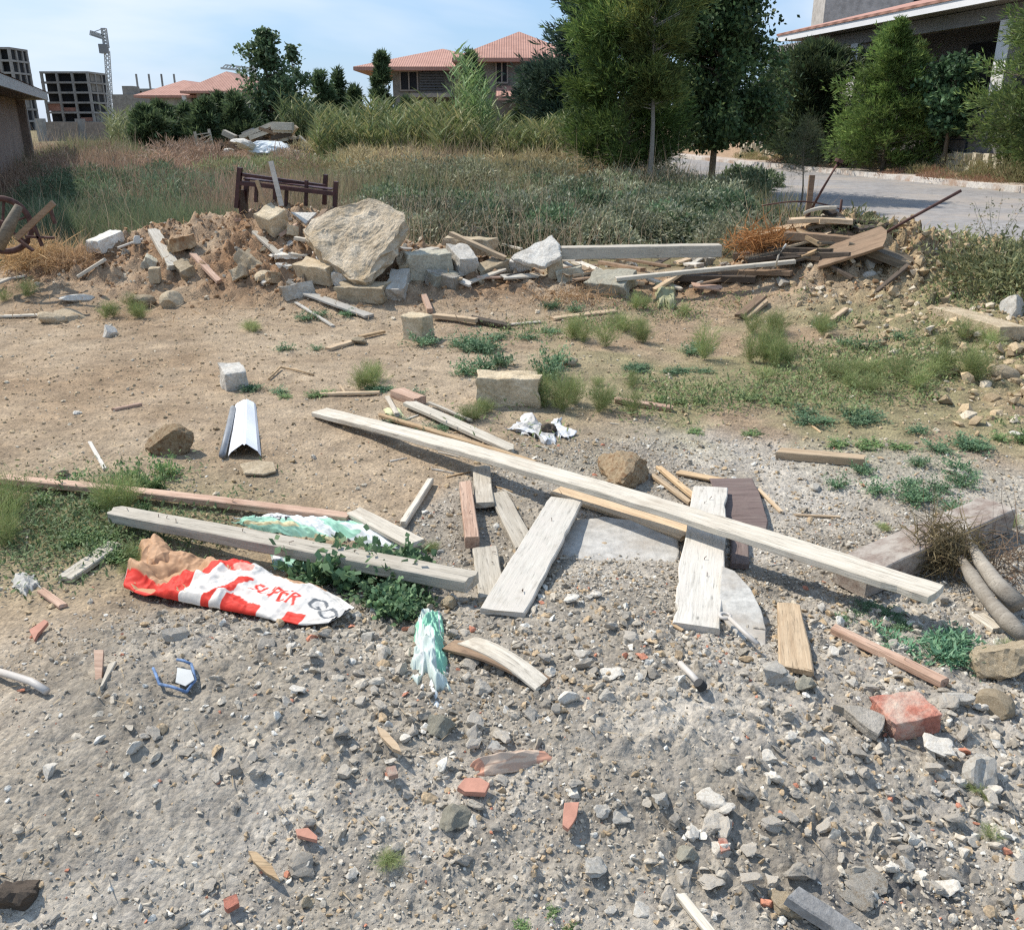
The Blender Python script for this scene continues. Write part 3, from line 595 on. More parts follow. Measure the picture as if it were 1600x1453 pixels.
# ============================================================ PLANKS
def plankmesh(l, w_, t, seed=0, bend=0.0, taper=0.0, ragged=.01, warp=0.0, nx=None):
    nx = nx or max(10, int(l / .05)); r = np.random.RandomState(seed); xs = np.linspace(-l / 2, l / 2, nx)
    b = min(.004, t * .2); y, z = w_ / 2, t / 2
    prof = [(-y, -z + b), (-y + b, -z), (0, -z), (y - b, -z), (y, -z + b), (y, z - b), (y - b, z), (y * .33, z), (-y * .33, z), (-y + b, z), (-y, z - b)]
    k = len(prof); V = []; a0 = r.rand() * 40
    for i, x in enumerate(xs):
        f = x / l + .5; s = 1 - taper * f; e = float(fbm(np.array(x * 5 + a0), np.array(a0), 3)); e2 = float(fbm(np.array(x * 5 + a0), np.array(a0 + 9), 3))
        tw = warp * (f - .5)
        for j, (py, pz) in enumerate(prof):
            nk = max(0., float(fbm(np.array(x * 9 + a0 + (7 if py > 0 else 0)), np.array(a0 * 2), 2)) - .46) * .22 * w_; yy = py * s + (e if py > 0 else e2) * w_ * .06 - math.copysign(nk, py) * (abs(py) > w_ * .4); zz = pz + .0015 * float(fbm(np.array(x * 12 + a0), np.array(py * 40.), 2)); xx = x
            if i in (0, nx - 1): xx += (1 if i else -1) * ragged * float(fbm(np.array(py * 50 + a0), np.array(i * 3.1), 2)) * 1.5
            zz += yy * tw + bend * (1 - (2 * f - 1) ** 2); V.append((xx, yy, zz))
    q = [[i * k + j, (i + 1) * k + j, (i + 1) * k + (j + 1) % k, i * k + (j + 1) % k] for i in range(nx - 1) for j in range(k)]
    return np.array(V), [np.array(q), np.array([list(range(k))]), np.array([[(nx - 1) * k + j for j in range(k)][::-1]])]
def plank(u1, v1, u2, v2, w_, t, mat, label, dz1=0.0, dz2=0.0, roll=0, cat='plank', name='plank', group=None, settle=True, nails=0, **k):
    """plank whose underside is dz above the ground at each end; (u,v) = centre of its top face ends"""
    A = gp(u1, v1, dz1 + t); B = gp(u2, v2, dz2 + t)
    A = A - Vector((0, 0, t / 2)); B = B - Vector((0, 0, t / 2))
    if settle:
        f = np.linspace(.1, .9, 9); xx = A.x + (B.x - A.x) * f; yy = A.y + (B.y - A.y) * f; ex = (Hmac(xx, yy) - (A.z + (B.z - A.z) * f) + t / 2).max()
        if ex > 0: A.z += ex * .6; B.z += ex * .6
    X = (B - A); l = X.length; X.normalize(); Y = Vector((0, 0, 1)).cross(X).normalized(); Z = X.cross(Y)
    M = Matrix((X, Y, Z)).transposed().to_4x4() @ Matrix.Rotation(R(roll), 4, 'X'); M.translation = (A + B) / 2
    sd = int(u1 * 13 + v1 * 7) % 9973; V, F = plankmesh(l, w_, t, seed=sd, **k); o = link(name, npmesh(name, V, F, MT[mat] if isinstance(mat, str) else mat), mat4=M)
    tag(o, label, cat, group)
    r = random.Random(sd)
    for i in range(nails):
        b = MB(); x = r.uniform(-.47, .47) * l; y = r.uniform(-.32, .32) * w_; z = t / 2
        b.tube([(x, y, z - .004), (x + r.uniform(-.003, .003), y, z + .008), (x + r.uniform(-.018, .018), y + r.uniform(-.01, .01), z + .013)], .0014, 5); b.build('nail', MT['rust'], o)
        o.children[-1].matrix_parent_inverse = Matrix.Identity(4)
    return o
# the near boards
plank(500, 641, 1462, 924, .115, .030, 'wpale', 'long bleached plank crossing the middle of the lot diagonally', .01, .13, nails=9, bend=.03)
plank(885, 778, 783, 958, .15, .022, 'wgrey', 'dusty grey board slanting down left from under the long plank', .07, .0, nails=3)
plank(1110, 762, 1087, 978, .155, .024, 'wgrey', 'broad grey board lying under and across the long plank', .05, .0, nails=4, settle=False)
plank(872, 762, 1075, 832, .10, .02, 'wtan', 'tan board partly hidden directly beneath the long plank', .01, .03, roll=10)
plank(778, 772, 822, 850, .085, .022, 'wpale', 'short pale board between the small posts and the dusty grey board', .01, .01)
plank(727, 752, 738, 838, .055, .05, 'wred', 'short pinkish post piece pointing at the camera with a nail', .02, .03, nails=1)
plank(752, 730, 757, 786, .085, .025, 'wpale', 'stub of pale board tucked under the long plank beside the post piece', .01, .03)
plank(673, 748, 630, 818, .03, .03, 'wpale', 'thin round-edged stick on the soil left of the post piece', .005, .005, name='stick', cat='stick')
plank(553, 798, 650, 848, .085, .022, 'wpale', 'pale board lying over the end of the reddish board', .035, .03)
plank(-20, 744, 545, 806, .055, .032, 'wred', 'long thin reddish board running in from the left edge', .005, .02, bend=.01)
plank(178, 796, 742, 903, .088, .045, 'wpale', 'pale beam lying over the plastic sheeting behind the paper sack', .05, .06, nails=7, ragged=.02)
plank(757, 855, 768, 935, .095, .02, 'wpale', 'short pale board with a crack at the end of the pale beam', .02, .0, nails=2)
plank(101, 902, 178, 850, .07, .022, 'wpale', 'short yellowish plank on the soil left of the paper sack', .004, .01)
plank(1330, 885, 1560, 785, .15, .10, 'wbeam', 'thick dusty timber beam at right under the end of the long plank', .01, .02, name='timber_beam', cat='beam', ragged=.015)
plank(1370, 895, 1445, 935, .09, .02, 'wtan', 'small tan board poking out below the thick dusty beam', .0, .0)
plank(1233, 945, 1245, 1045, .075, .02, 'wtan', 'pointed piece of tan board standing out right of the curved panel', .01, .01, taper=-.3)
plank(1305, 980, 1478, 1068, .035, .026, 'wred', 'narrow square batten on the gravel below the weeds at right', .005, .01, name='batten', cat='batten')
plank(1218, 702, 1352, 716, .07, .045, 'wtan', 'short weathered tan timber on the grey ground at right', .0, .0, ragged=.02)
plank(640, 628, 800, 700, .075, .025, 'wpale', 'pale board behind the long plank with a splintered end', .02, .01, ragged=.04)
plank(592, 645, 838, 722, .032, .02, 'worange', 'thin orange-tinted batten just behind the long plank', .02, .01, name='batten', cat='batten')
plank(500, 613, 592, 613, .03, .02, 'wtan', 'short thin stick lying level above the end of the long plank', .0, .0, name='stick', cat='stick')
plank(605, 620, 620, 645, .03, .02, 'wpale', 'small pale splinter near the far end of the long plank', .0, .02, name='splinter', cat='splinter')
plank(620, 608, 656, 622, .09, .05, 'wred', 'stubby reddish wood offcut near the far end of the long plank', .0, .0, name='offcut', cat='offcut')
plank(670, 628, 735, 655, .02, .015, 'wpale', 'thin pale lath beside the splintered board', .02, .01, name='lath', cat='lath')
plank(962, 622, 1050, 635, .05, .03, 'wred', 'small reddish plank in the weeds right of the limestone block', .0, .0)
plank(1030, 730, 1090, 778, .03, .02, 'worange', 'orange splinter beside the tan earthy rock', .01, .01, name='splinter', cat='splinter')
plank(1020, 742, 1080, 785, .025, .02, 'wtan', 'thinner tan splinter under the orange splinter', .01, .01, name='splinter', cat='splinter')
plank(1060, 738, 1135, 752, .05, .012, 'worange', 'small yellowish board scrap above the brown plywood', .01, .01, name='offcut', cat='offcut')
plank(1185, 765, 1222, 800, .018, .012, 'wtan', 'thin splinter at the right edge of the brown plywood', .005, .0, name='splinter', cat='splinter')
plank(1240, 803, 1310, 808, .014, .01, 'wtan', 'very thin straight twig on the grey ground right of the plywood', .0, .0, name='twig', cat='twig')
plank(1155, 840, 1155, 885, .07, .02, 'wply', 'short dark board end in shade below the brown plywood', .0, .0)
plank(1236, 1392, 1352, 1470, .045, .03, stone('grey_wood_end', (.26, .25, .235), (.38, .37, .35), 9, .3), 'half-buried grey beam at the bottom right edge', .03, .0, name='timber_beam', cat='beam', settle=False)
plank(1062, 1392, 1108, 1462, .02, .015, 'wpale', 'thin pale splinter at the bottom edge', .01, .01, name='splinter', cat='splinter')
plank(176, 1035, 158, 1076, .02, .012, 'wpale', 'thin white splinter beside the pinkish wood chip', .01, .01, name='splinter', cat='splinter', taper=.7)
plank(64, 922, 98, 945, .03, .015, 'wred', 'small reddish stick below the yellowish plank', .01, .0, name='stick', cat='stick')
plank(176, 639, 220, 630, .028, .02, 'wred', 'small reddish stick on the bare soil left of the metal sheet', .0, .0, name='stick', cat='stick')
plank(140, 690, 163, 730, .02, .012, 'wgrey', 'thin grey twig left of the brown rock', .0, .0, name='twig', cat='twig')
plank(512, 544, 565, 528, .06, .025, 'wtan', 'short plank piece in front of the rubble mound', .0, .01)
plank(562, 525, 600, 516, .035, .02, 'worange', 'thin stick crossing the short plank piece', .01, .01, name='stick', cat='stick')
# curved two layer veneer
for (a, b, c, d, mm, lb, z0) in ((703, 1008, 850, 1066, 'wbrown', 'bent dark veneer strip arching over a hollow beside the green scrap', .02), (728, 1000, 845, 1068, 'wpale', 'paler bent strip lying on the dark veneer strip', .035)):
    plank(a, b, c, d, .06, .012, mm, lb, z0, .005, bend=.02, name='bent_strip', cat='strip', settle=False)
# on the rubble mound (front and back)
PL = [
 (878, 386, 1126, 384, .16, .11, 'wpale', 'thick pale beam lying level along the back of the timber pile', .2, .2, dict(name='timber_beam', cat='beam', settle=False)),
 (962, 434, 1242, 409, .07, .035, 'wpale', 'long pale plank reaching from the short planks to the old timber stack', .14, .1, dict(settle=False)),
 (912, 387, 1030, 400, .05, .03, 'wdark', 'upper dark lath under the thick pale beam', .12, .1, dict(settle=False, name='lath', cat='lath')),
 (932, 396, 1045, 415, .06, .03, 'wbrown', 'middle brown lath below the upper dark lath', .1, .08, dict(settle=False, name='lath', cat='lath')),
 (938, 407, 1005, 420, .06, .04, 'wbrown', 'short brown board end in the gap of the timber pile', .08, .06, dict(settle=False)),
 (898, 405, 958, 432, .09, .04, 'wpale', 'pale short plank sloping forward in the timber pile', .1, .08, dict()),
 (1022, 453, 1080, 420, .06, .03, 'wtan', 'thin board sloping up right above the net sack', .02, .12, dict(settle=False)),
 (880, 409, 915, 435, .1, .03, 'wgrey', 'dusty grey board left of the pale short plank', .08, .02, dict()),
 (704, 370, 790, 403, .06, .04, 'wtan', 'tan plank crossing over the long tan block', .2, .16, dict(settle=False)),
 (760, 375, 815, 388, .04, .03, 'wpale', 'thin pale lath behind the concrete flake', .1, .1, dict(name='lath', cat='lath')),
 (478, 459, 578, 493, .11, .022, 'wgrey', 'weathered grey board at the foot of the mound below the dusty block', .02, .01, dict()),
 (462, 473, 520, 508, .03, .018, 'wgrey', 'thin grey lath below the weathered grey board', .0, .0, dict(name='lath', cat='lath')),
 (678, 490, 745, 497, .07, .035, 'wtan', 'tan plank end of the dark plank in front of the pile', .02, .03, dict()),
 (740, 495, 800, 507, .08, .03, 'wdark', 'dark rotten plank in front of the pile', .02, .01, dict(ragged=.05)),
 (862, 497, 962, 484, .09, .02, 'wtan', 'flat greenish-tan board on the ground in front of the pile', .0, .0, dict()),
 (775, 508, 845, 502, .04, .015, 'wpale', 'thin pale lath in front of the dark rotten plank', .0, .0, dict(name='lath', cat='lath')),
 (745, 436, 820, 439, .08, .02, 'wred', 'flat reddish board below the flat cream block', .03, .01, dict()),
 (662, 462, 672, 484, .05, .04, 'wred', 'short reddish post stub between the white block and the dark plank', .02, .02, dict(name='offcut', cat='offcut')),
 (1155, 492, 1190, 463, .08, .03, 'wbrown', 'split shingle on the slope below the timber stack', .02, .04, dict(ragged=.03)),
 (1165, 496, 1198, 470, .05, .03, 'wtan', 'second split shingle beside the first', .0, .02, dict(ragged=.03)),
 (1298, 500, 1322, 484, .05, .025, 'wtan', 'small wood piece on the yellowish slope', .01, .01, dict(name='offcut', cat='offcut')),
 (1275, 420, 1330, 447, .04, .03, 'wdark', 'dark stick in the shadow of the leaning board', .0, .0, dict(name='stick', cat='stick')),
 (1368, 462, 1415, 438, .05, .02, 'wdark', 'small dark plank right of the leaning board foot', .01, .01, dict()),
 (1395, 420, 1490, 432, .09, .05, 'palebark', 'pale log lying in the grass right of the timber stack', .0, .0, dict(name='log', cat='log')),
 (241, 364, 272, 416, .11, .05, 'wpale', 'weathered pale plank standing out on the left of the earth mound', .06, .03, dict(ragged=.04)),
 (303, 402, 342, 440, .06, .035, 'wred', 'thin reddish plank in the middle of the earth mound', .03, .02, dict(ragged=.03)),
 (185, 392, 222, 374, .03, .02, 'wgrey', 'thin curved stick on the left shoulder of the mound', .03, .03, dict(name='stick', cat='stick')),
 (122, 433, 166, 424, .08, .03, 'wpale', 'small pale board below the straw patch', .02, .02, dict()),
 (-15, 494, 122, 489, .05, .02, 'wpale', 'long thin board lying at the left edge', .0, .01, dict()),
 (-20, 450, 16, 434, .06, .02, 'wpale', 'pale board end at the left edge under the straw', .04, .04, dict()),
 (-12, 441, 40, 434, .05, .02, 'wpale', 'second pale board end below the first at the left edge', .0, .0, dict()),
 (398, 366, 436, 405, .06, .03, 'wpale', 'pale batten under the tipped tan block', .02, .02, dict()),
 (422, 402, 456, 380, .14, .02, 'wgrey', 'flat grey board under the tipped tan block', .01, .03, dict(settle=False)),
 (372, 350, 400, 322, .06, .03, 'wred', 'reddish board left in front of the bed frame', .02, .06, dict()),
 (366, 326, 382, 334, .07, .03, 'wpale', 'small white offcut at the left post of the bed frame', .0, .0, dict(name='offcut', cat='offcut')),
 (480, 365, 510, 330, .06, .04, 'wbrown', 'brown plank between the triangular tile and the large slab', .05, .1, dict()),
 (462, 388, 486, 384, .08, .03, 'wpale', 'small white board just left of the large slab', .06, .06, dict()),
 (455, 404, 482, 402, .08, .02, 'wpale', 'second small white board left of the large slab', .02, .02, dict()),
 (437, 373, 464, 352, .05, .03, 'wred', 'short reddish strip above the brown plank', .03, .08, dict()),
 (492, 402, 515, 432, .05, .015, 'limepale', 'thin pale strip below the left edge of the large slab', .02, .02, dict(name='lath', cat='lath')),
 (448, 322, 453, 340, .04, .03, 'wpale', 'short pale stub standing beside the triangular tile', .02, .02, dict(name='offcut', cat='offcut')),
 (1480, 485, 1580, 522, .2, .1, 'tanst', 'long crumbling clay lump on the right slope', -.02, -.02, dict(name='clay_lump', cat='clay lump', ragged=.04)),
 (1528, 960, 1560, 985, .05, .02, 'wpale', 'pale splinter under the thick root', .0, .0, dict(name='splinter', cat='splinter')),
]
for (a, b, c, d, w_, t, mm, lb, z1, z2, kw) in PL: plank(a, b, c, d, w_, t, mm, lb, z1, z2, **kw)
lr_ = random.Random(31)
for i in range(34):
    u = lr_.uniform(640, 1180); v = lr_.uniform(385, 450); l = lr_.uniform(18, 70); dv = lr_.uniform(-18, 18)
    plank(u - l / 2, v - dv / 2, u + l / 2, v + dv / 2, lr_.uniform(.03, .09), lr_.uniform(.015, .035), lr_.choice(['wpale', 'wgrey', 'wtan', 'wbrown', 'wdark', 'wred']), 'short broken board end in the timber and rubble pile', lr_.uniform(0, .1), lr_.uniform(0, .1), group='short broken boards in the timber and rubble pile', name='board_scrap', cat='board scrap', ragged=.04, settle=False, roll=lr_.uniform(-25, 25))
for i in range(30):
    u = lr_.uniform(480, 1330); v = lr_.uniform(600, 1000); l = lr_.uniform(8, 34); dv = lr_.uniform(-14, 14)
    plank(u - l / 2, v - dv / 2, u + l / 2, v + dv / 2, lr_.uniform(.008, .018), .006, lr_.choice(['wpale', 'wtan', 'worange', 'wgrey']), 'thin wood splinter scattered around the crossed boards', 0, 0, group='thin wood splinters around the crossed boards', name='wood_splinter', cat='splinter', ragged=.02, taper=lr_.uniform(0, .8))
# old timber stack on the right
WS = [
 (1170, 372, 1300, 356, .2, .03, 'wtan', 'wide yellowish bark slab on the left top of the timber stack', .22, .26, .02),
 (1235, 350, 1330, 352, .16, .03, 'wtan', 'curled tan board at the very top of the timber stack', .34, .32, .015),
 (1225, 362, 1345, 378, .16, .05, 'wbrown', 'long weathered board sloping right on the timber stack', .28, .22, .01),
 (1245, 366, 1290, 395, .12, .03, 'worange', 'orange board hanging down the front of the stack', .26, .08, 0),  # orange is the wood's own colour
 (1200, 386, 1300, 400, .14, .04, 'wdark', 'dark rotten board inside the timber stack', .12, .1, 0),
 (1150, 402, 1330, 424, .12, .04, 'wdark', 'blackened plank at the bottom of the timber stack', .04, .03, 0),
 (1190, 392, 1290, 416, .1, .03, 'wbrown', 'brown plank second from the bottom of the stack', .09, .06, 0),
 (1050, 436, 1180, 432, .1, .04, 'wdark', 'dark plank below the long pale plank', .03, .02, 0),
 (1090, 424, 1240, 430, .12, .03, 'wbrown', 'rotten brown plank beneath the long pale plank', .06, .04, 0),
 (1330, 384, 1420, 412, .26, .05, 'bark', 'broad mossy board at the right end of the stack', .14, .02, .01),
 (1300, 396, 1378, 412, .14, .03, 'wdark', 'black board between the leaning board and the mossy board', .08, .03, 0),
 (1345, 395, 1362, 424, .06, .03, 'wpale', 'bright short stub standing below the leaning board', .1, .0, 0),
 (1255, 343, 1300, 341, .1, .02, 'wpale', 'short pale board behind the top of the stack', .36, .34, .02)]
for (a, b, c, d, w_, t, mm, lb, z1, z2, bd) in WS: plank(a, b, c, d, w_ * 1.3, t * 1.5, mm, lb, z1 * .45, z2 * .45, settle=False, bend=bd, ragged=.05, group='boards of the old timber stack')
wr_ = random.Random(77)
for i in range(34):
    u = wr_.uniform(1185, 1370); v = wr_.uniform(352, 412); l = wr_.uniform(35, 90); dv = wr_.uniform(-16, 16)
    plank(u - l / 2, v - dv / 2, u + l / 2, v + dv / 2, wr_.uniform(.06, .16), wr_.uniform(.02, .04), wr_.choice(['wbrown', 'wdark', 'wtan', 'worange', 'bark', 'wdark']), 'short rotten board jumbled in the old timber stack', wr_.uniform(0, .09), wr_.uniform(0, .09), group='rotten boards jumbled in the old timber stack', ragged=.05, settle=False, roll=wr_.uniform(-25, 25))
plank(1282, 420, 1380, 368, .3, .03, 'wbrown', 'wide board leaning up to the right against the timber stack', .0, .34, roll=32, settle=False, ragged=.05)
def rod(pts, r, mat, label, cat, name, k=8, smooth=True):
    b = MB(); b.tube(pts, r, k); o = b.build(name, MT[mat], smooth=smooth); return tag(o, label, cat)
def tp(u, v, D): return PD(u, v, D)
rod([tp(1380, 366, 8.35), tp(1420, 343, 8.3), tp(1502, 298, 8.2)], .014, 'rust', 'thin rusty rod rising from the leaning board over the road', 'rod', 'rod')
D_ = 11.2
g0 = gp(1262, 350)
def upright(u1, v1, u2, v2, D, w_, t, mat, label, name, cat):
    b = MB(); b.bar(PD(u1, v1, D), PD(u2, v2, D), w_, t, up=(0, 1, .01)); return tag(b.build(name, MT[mat]), label, cat)
upright(1261, 345, 1269, 274, 10.4, .06, .03, 'wbrown', 'upright weathered stake behind the timber stack', 'stake', 'stake')
b = MB(); b.tube([PD(1258, 345, 10.2), PD(1285, 296, 10.2), PD(1311, 252, 10.2)], .014, 8); ro = b.build('support_rod', MT['rust'], smooth=True); tag(ro, 'rusty support rod leaning right with a small flat head', 'rod')
b = MB(); b.tube([PD(1310, 254, 10.2), PD(1312, 249, 10.2)], .045, 10); b.build('head_plate', MT['rust'], ro)
rod([PD(1312, 342, 9.6), PD(1315, 312, 9.6)], .014, 'rust', 'short rusty bolt standing on top of the timber stack', 'bolt', 'bolt')
rod([PD(1190 + i * 17, 322 - 16 * math.sin(i / 9 * 3.0) + i * 2.2, 10.3) for i in range(10)], .008, 'rust', 'thin bent wire arching behind the stakes', 'wire', 'wire')
rod([PD(1212, 417, 8.0), PD(1216, 400, 7.95), PD(1224, 388, 7.95), PD(1228, 382, 8)], .008, 'wgrey', 'thin bent wire in front of the timber stack', 'wire', 'wire')
# sticks inside the bed
D_ = 9.5
upright(401, 282, 417, 328, 9.1, .03, .04, 'worange', 'orange-tinted stick leaning inside the bed frame', 'stick', 'stick')
upright(423, 252, 440, 322, 9.2, .045, .02, 'wgrey', 'tapering grey board standing up through the bed frame', 'board', 'board')
# bed frame ------------------------------------------------------------------
bed = empty('bed_frame', PD(448, 320, 9.5)); tag(bed, 'old dark maroon wooden bed frame standing on the mound', 'bed frame')
def bpart(name, a, b_, w_, t, up=(0, 1, 0)):
    m = MB(); m.bar(a, b_, w_, t, up); o = m.build(name, MT['maroon']); o.parent = bed; o.matrix_parent_inverse = Matrix.Translation(-bed.location); return o
A = lambda u, v, D=9.45: PD(u, v, D)
bpart('post', A(370, 325), A(375, 262), .04, .07); bpart('post', A(383, 322, 9.75), A(387, 272, 9.75), .04, .06)
bpart('post', A(523, 330), A(525, 284), .04, .07); bpart('post', A(507, 320, 9.9), A(509, 273, 9.9), .04, .07)
bpart('rail', A(378, 273), A(508, 291, 9.75), .03, .065); bpart('rail', A(376, 286), A(524, 303), .04, .075)
bpart('rail', A(384, 279, 9.6), A(520, 296, 9.55), .16, .012, (0, 0, 1))
for (u, v1, v2) in ((429, 291, 322), (447, 293, 322), (478, 282, 322), (400, 288, 316)): bpart('slat', A(u, v2, 9.5), A(u + 1, v1, 9.5), .03, .05)
bpart('side_panel', A(374, 320), A(386, 318, 9.8), .02, .28, (0, 0, 1))
# rusty wheel & machinery at left ---------------------------------------------
wh = empty('rusty_wheel', PD(8, 350, 8.6)); tag(wh, 'dark rusty wheel rim standing in the weeds at the left edge', 'wheel')
m = MB(); c = PD(4, 352, 8.6); ang = [i / 28 * 2 * math.pi for i in range(29)]
m.tube([(c.x + .24 * math.cos(a) * .9, c.y + .24 * math.cos(a) * .4, c.z + .24 * math.sin(a)) for a in ang], .028, 8, cap=False); o = m.build('rim', MT['rust'], smooth=True); o.parent = wh; o.matrix_parent_inverse = Matrix.Translation(-wh.location)
for k in range(6):
    a = k * math.pi / 3 + .3; m = MB(); m.tube([c, Vector((c.x + .23 * math.cos(a) * .9, c.y + .23 * math.cos(a) * .4, c.z + .23 * math.sin(a)))], .012, 6); o = m.build('spoke', MT['rust'], wh); o.matrix_parent_inverse = Matrix.Translation(-wh.location)
m = MB(); m.tube([c + Vector((-.01, -.03, 0)), c + Vector((.02, .04, 0))], .05, 12); o = m.build('hub', MT['rust'], wh); o.matrix_parent_inverse = Matrix.Translation(-wh.location)
b = MB(); p = [PD(-2, 388, 8.1), PD(14, 355, 8.15), PD(30, 322, 8.2)]; b.tube(p, [.05, .055, .035], 9); tag(b.build('log', MT['bark'], smooth=True), 'thick weathered log leaning against the rusty wheel', 'log')
upright(26, 372, 84, 317, 8.4, .05, .03, 'wbrown', 'thin brown bar leaning right of the weathered log', 'bar', 'bar')
fr = empty('machine_frame', PD(60, 385, 8.6)); tag(fr, 'broken rusty iron frame in the weeds right of the leaning bar', 'iron frame')
for (a, b_, c_, d_) in ((76, 320, 86, 350), (52, 350, 66, 385), (28, 374, 52, 392), (40, 370, 84, 372)):
    m = MB(); m.bar(PD(a, b_, 8.6), PD(c_, d_, 8.6), .02, .04, (0, 1, 0)); o = m.build('bar', MT['rust'], fr); o.matrix_parent_inverse = Matrix.Translation(-fr.location)
for (u, v) in ((70, 345), (78, 347), (54, 380), (38, 360)): 
    mrock(u, v + 6, 14, MT['whitest'], 'pale stone caught in the rusty iron frame', sub=2, group='pale stones by the rusty iron frame')
rod([gp(1502, 872, .1), gp(1520, 905, .09), gp(1545, 945, .06), gp(1575, 978, .05), gp(1600, 1000, .04)], [.014, .026, .024, .029, .022], 'palebark', 'thick forked grey root piece at the right edge', 'root', 'root', 10)
rod([gp(1512, 842, .12), gp(1532, 880, .12), gp(1556, 915, .10), gp(1590, 948, .07)], [.012, .024, .028, .034], 'palebark', 'smoother root piece lying above the forked root', 'root', 'root', 10)
# white folded sheet + pipe ---------------------------------------------------
p0 = gp(385, 636); p1 = gp(384, 716); X = (p1 - p0); l = X.length
def sheetV():
    V = []; n = 14
    for i in range(n):
        f = i / (n - 1); c = p0 + X * f; wd = .062 + .022 * f
        for s, z in ((-1, .0), (-.82, .018), (-.1, .052), (0, .045), (.1, .052), (.82, .02), (1, .0)):
            V.append((c.x + s * wd * (1.05 if s < 0 else .95), c.y, c.z + .012 + z * (.7 + .5 * f) + .003 * math.sin(f * 7 + s * 3)))
    return V, np.array([[i * 7 + j, (i + 1) * 7 + j, (i + 1) * 7 + j + 1, i * 7 + j + 1] for i in range(n - 1) for j in range(6)])
V, F = sheetV(); o = link('metal_profile', npmesh('metal_profile', V, [F], MT['white'])); s = o.modifiers.new('s', 'SOLIDIFY'); s.thickness = .002
tag(o, 'white folded metal profile sheet lying on bare soil', 'metal sheet')
rod([gp(364, 638, .02), gp(357, 672, .03), gp(347, 712, .022)], .017, 'pipe', 'grey pipe lying along the white metal sheet', 'pipe', 'pipe', 12)
rod([gp(-15, 1052, .03), gp(20, 1060, .035), gp(50, 1069, .03), gp(73, 1080, .02)], .0105, 'wpipe', 'whitish bent tube sticking in from the left edge', 'tube', 'tube', 10)
rod([gp(420, 592, .01), gp(438, 574, .02), gp(462, 578, .015), gp(490, 586, .01)], .008, 'worange', 'bent dry twig above the small weeds', 'twig', 'twig', 6)
wp = empty('plastic_hook', gp(1160, 990)); tag(wp, 'small white plastic handle with a ring end on the curved panel', 'handle piece')
for nm, pts, r in (('shaft', [gp(1140, 968, .05), gp(1160, 988, .055), gp(1183, 1012, .035)], .0075), ('ring', [Vector(gp(1133, 963, .05)) + Vector((.017 * math.cos(a), .017 * math.sin(a), 0)) for a in [i / 12 * 6.283 for i in range(13)]], .006)):
    m = MB(); m.tube(pts, r, 8); o = m.build(nm, MT['wpipe'], wp, smooth=True); o.matrix_parent_inverse = Matrix.Translation(-wp.location)
bp_ = rod([gp(1062, 1040, .03), gp(1080, 1062, .02), gp(1092, 1078, .018)], .009, 'wpipe', 'short pipe end with a blackened mouth in the gravel', 'pipe', 'pipe', 12)
m = MB(); m.tube([gp(1090, 1076, .03), gp(1097, 1086, .012)], .015, 10); m.build('burnt_mouth', MT['black'], bp_)
# blue plastic frame ------------------------------------------------------------
bf = empty('blue_plastic_lid', gp(272, 1060)); tag(bf, 'small dusty blue plastic frame with a clear pane pressed into the soil', 'plastic lid')
blue = attrmat('blue_plastic', rough=.4); MT['blue'] = plain('blue_plastic', (.13, .21, .36), .6, .5, 60)
P4 = [(240, 1048), (250, 1074), (292, 1083), (306, 1066), (300, 1044), (278, 1038)]
pts = [gp(u, v, .02) for u, v in P4]
for k in range(len(P4) - 1 + 1):
    if k == 5: continue
    a, b_ = pts[k], pts[(k + 1) % 6]; m = MB(); m.tube([a, (a + b_) / 2 + Vector((0, 0, .003)), b_], .0042, 7); o = m.build('edge', MT['blue'], bf, smooth=True); o.matrix_parent_inverse = Matrix.Translation(-bf.location)
M_, o_ = plane_from([(277, 1043), (299, 1047), (304, 1062), (290, 1072), (274, 1066)], gp(288, 1060, .024), (0, 0, 1)); o = slab('pane', o_, .003, plain('cloudy_pane', (.5, .5, .47), .25, .1, spec=.5), None, None, jag=.001, rough=.0005, M=M_)
o.parent = bf; o.matrix_parent_inverse = Matrix.Translation(-bf.location); bf['category'] = 'plastic lid'

# ============================================================ BAGS AND SHEETING
def text_pts(string):
    cu = bpy.data.curves.new('t', 'FONT'); cu.body = string; cu.size = 1; cu.fill_mode = 'FRONT'; cu.offset = .02
    o = bpy.data.objects.new('t', cu); COL.objects.link(o); dg = bpy.context.evaluated_depsgraph_get(); dg.update()
    me = bpy.data.meshes.new_from_object(o.evaluated_get(dg)); me.calc_loop_triangles()
    V = np.array([v.co[:2] for v in me.vertices]); T = np.array([t.vertices[:] for t in me.loop_triangles])
    bpy.data.objects.remove(o); bpy.data.curves.remove(cu); bpy.data.meshes.remove(me); return V, T
def text_mask(string, U, V_, cx, cy, h, ang=0):
    """mask of grid points (U,V_ in metres) covered by the writing"""
    P, T = text_pts(string); P = (P - (P.max(0) + P.min(0)) / 2) * h; c, s = math.cos(ang), math.sin(ang)
    P = P @ np.array([[c, s], [-s, c]]) + np.array([cx, cy]); m = np.zeros(U.shape, bool)
    for t in T:
        a, b, d = P[t]; den = (b[1] - d[1]) * (a[0] - d[0]) + (d[0] - b[0]) * (a[1] - d[1])
        if abs(den) < 1e-12: continue
        l1 = ((b[1] - d[1]) * (U - d[0]) + (d[0] - b[0]) * (V_ - d[1])) / den; l2 = ((d[1] - a[1]) * (U - d[0]) + (a[0] - d[0]) * (V_ - d[1])) / den
        m |= (l1 >= -.02) & (l2 >= -.02) & (l1 + l2 <= 1.02)
    return m
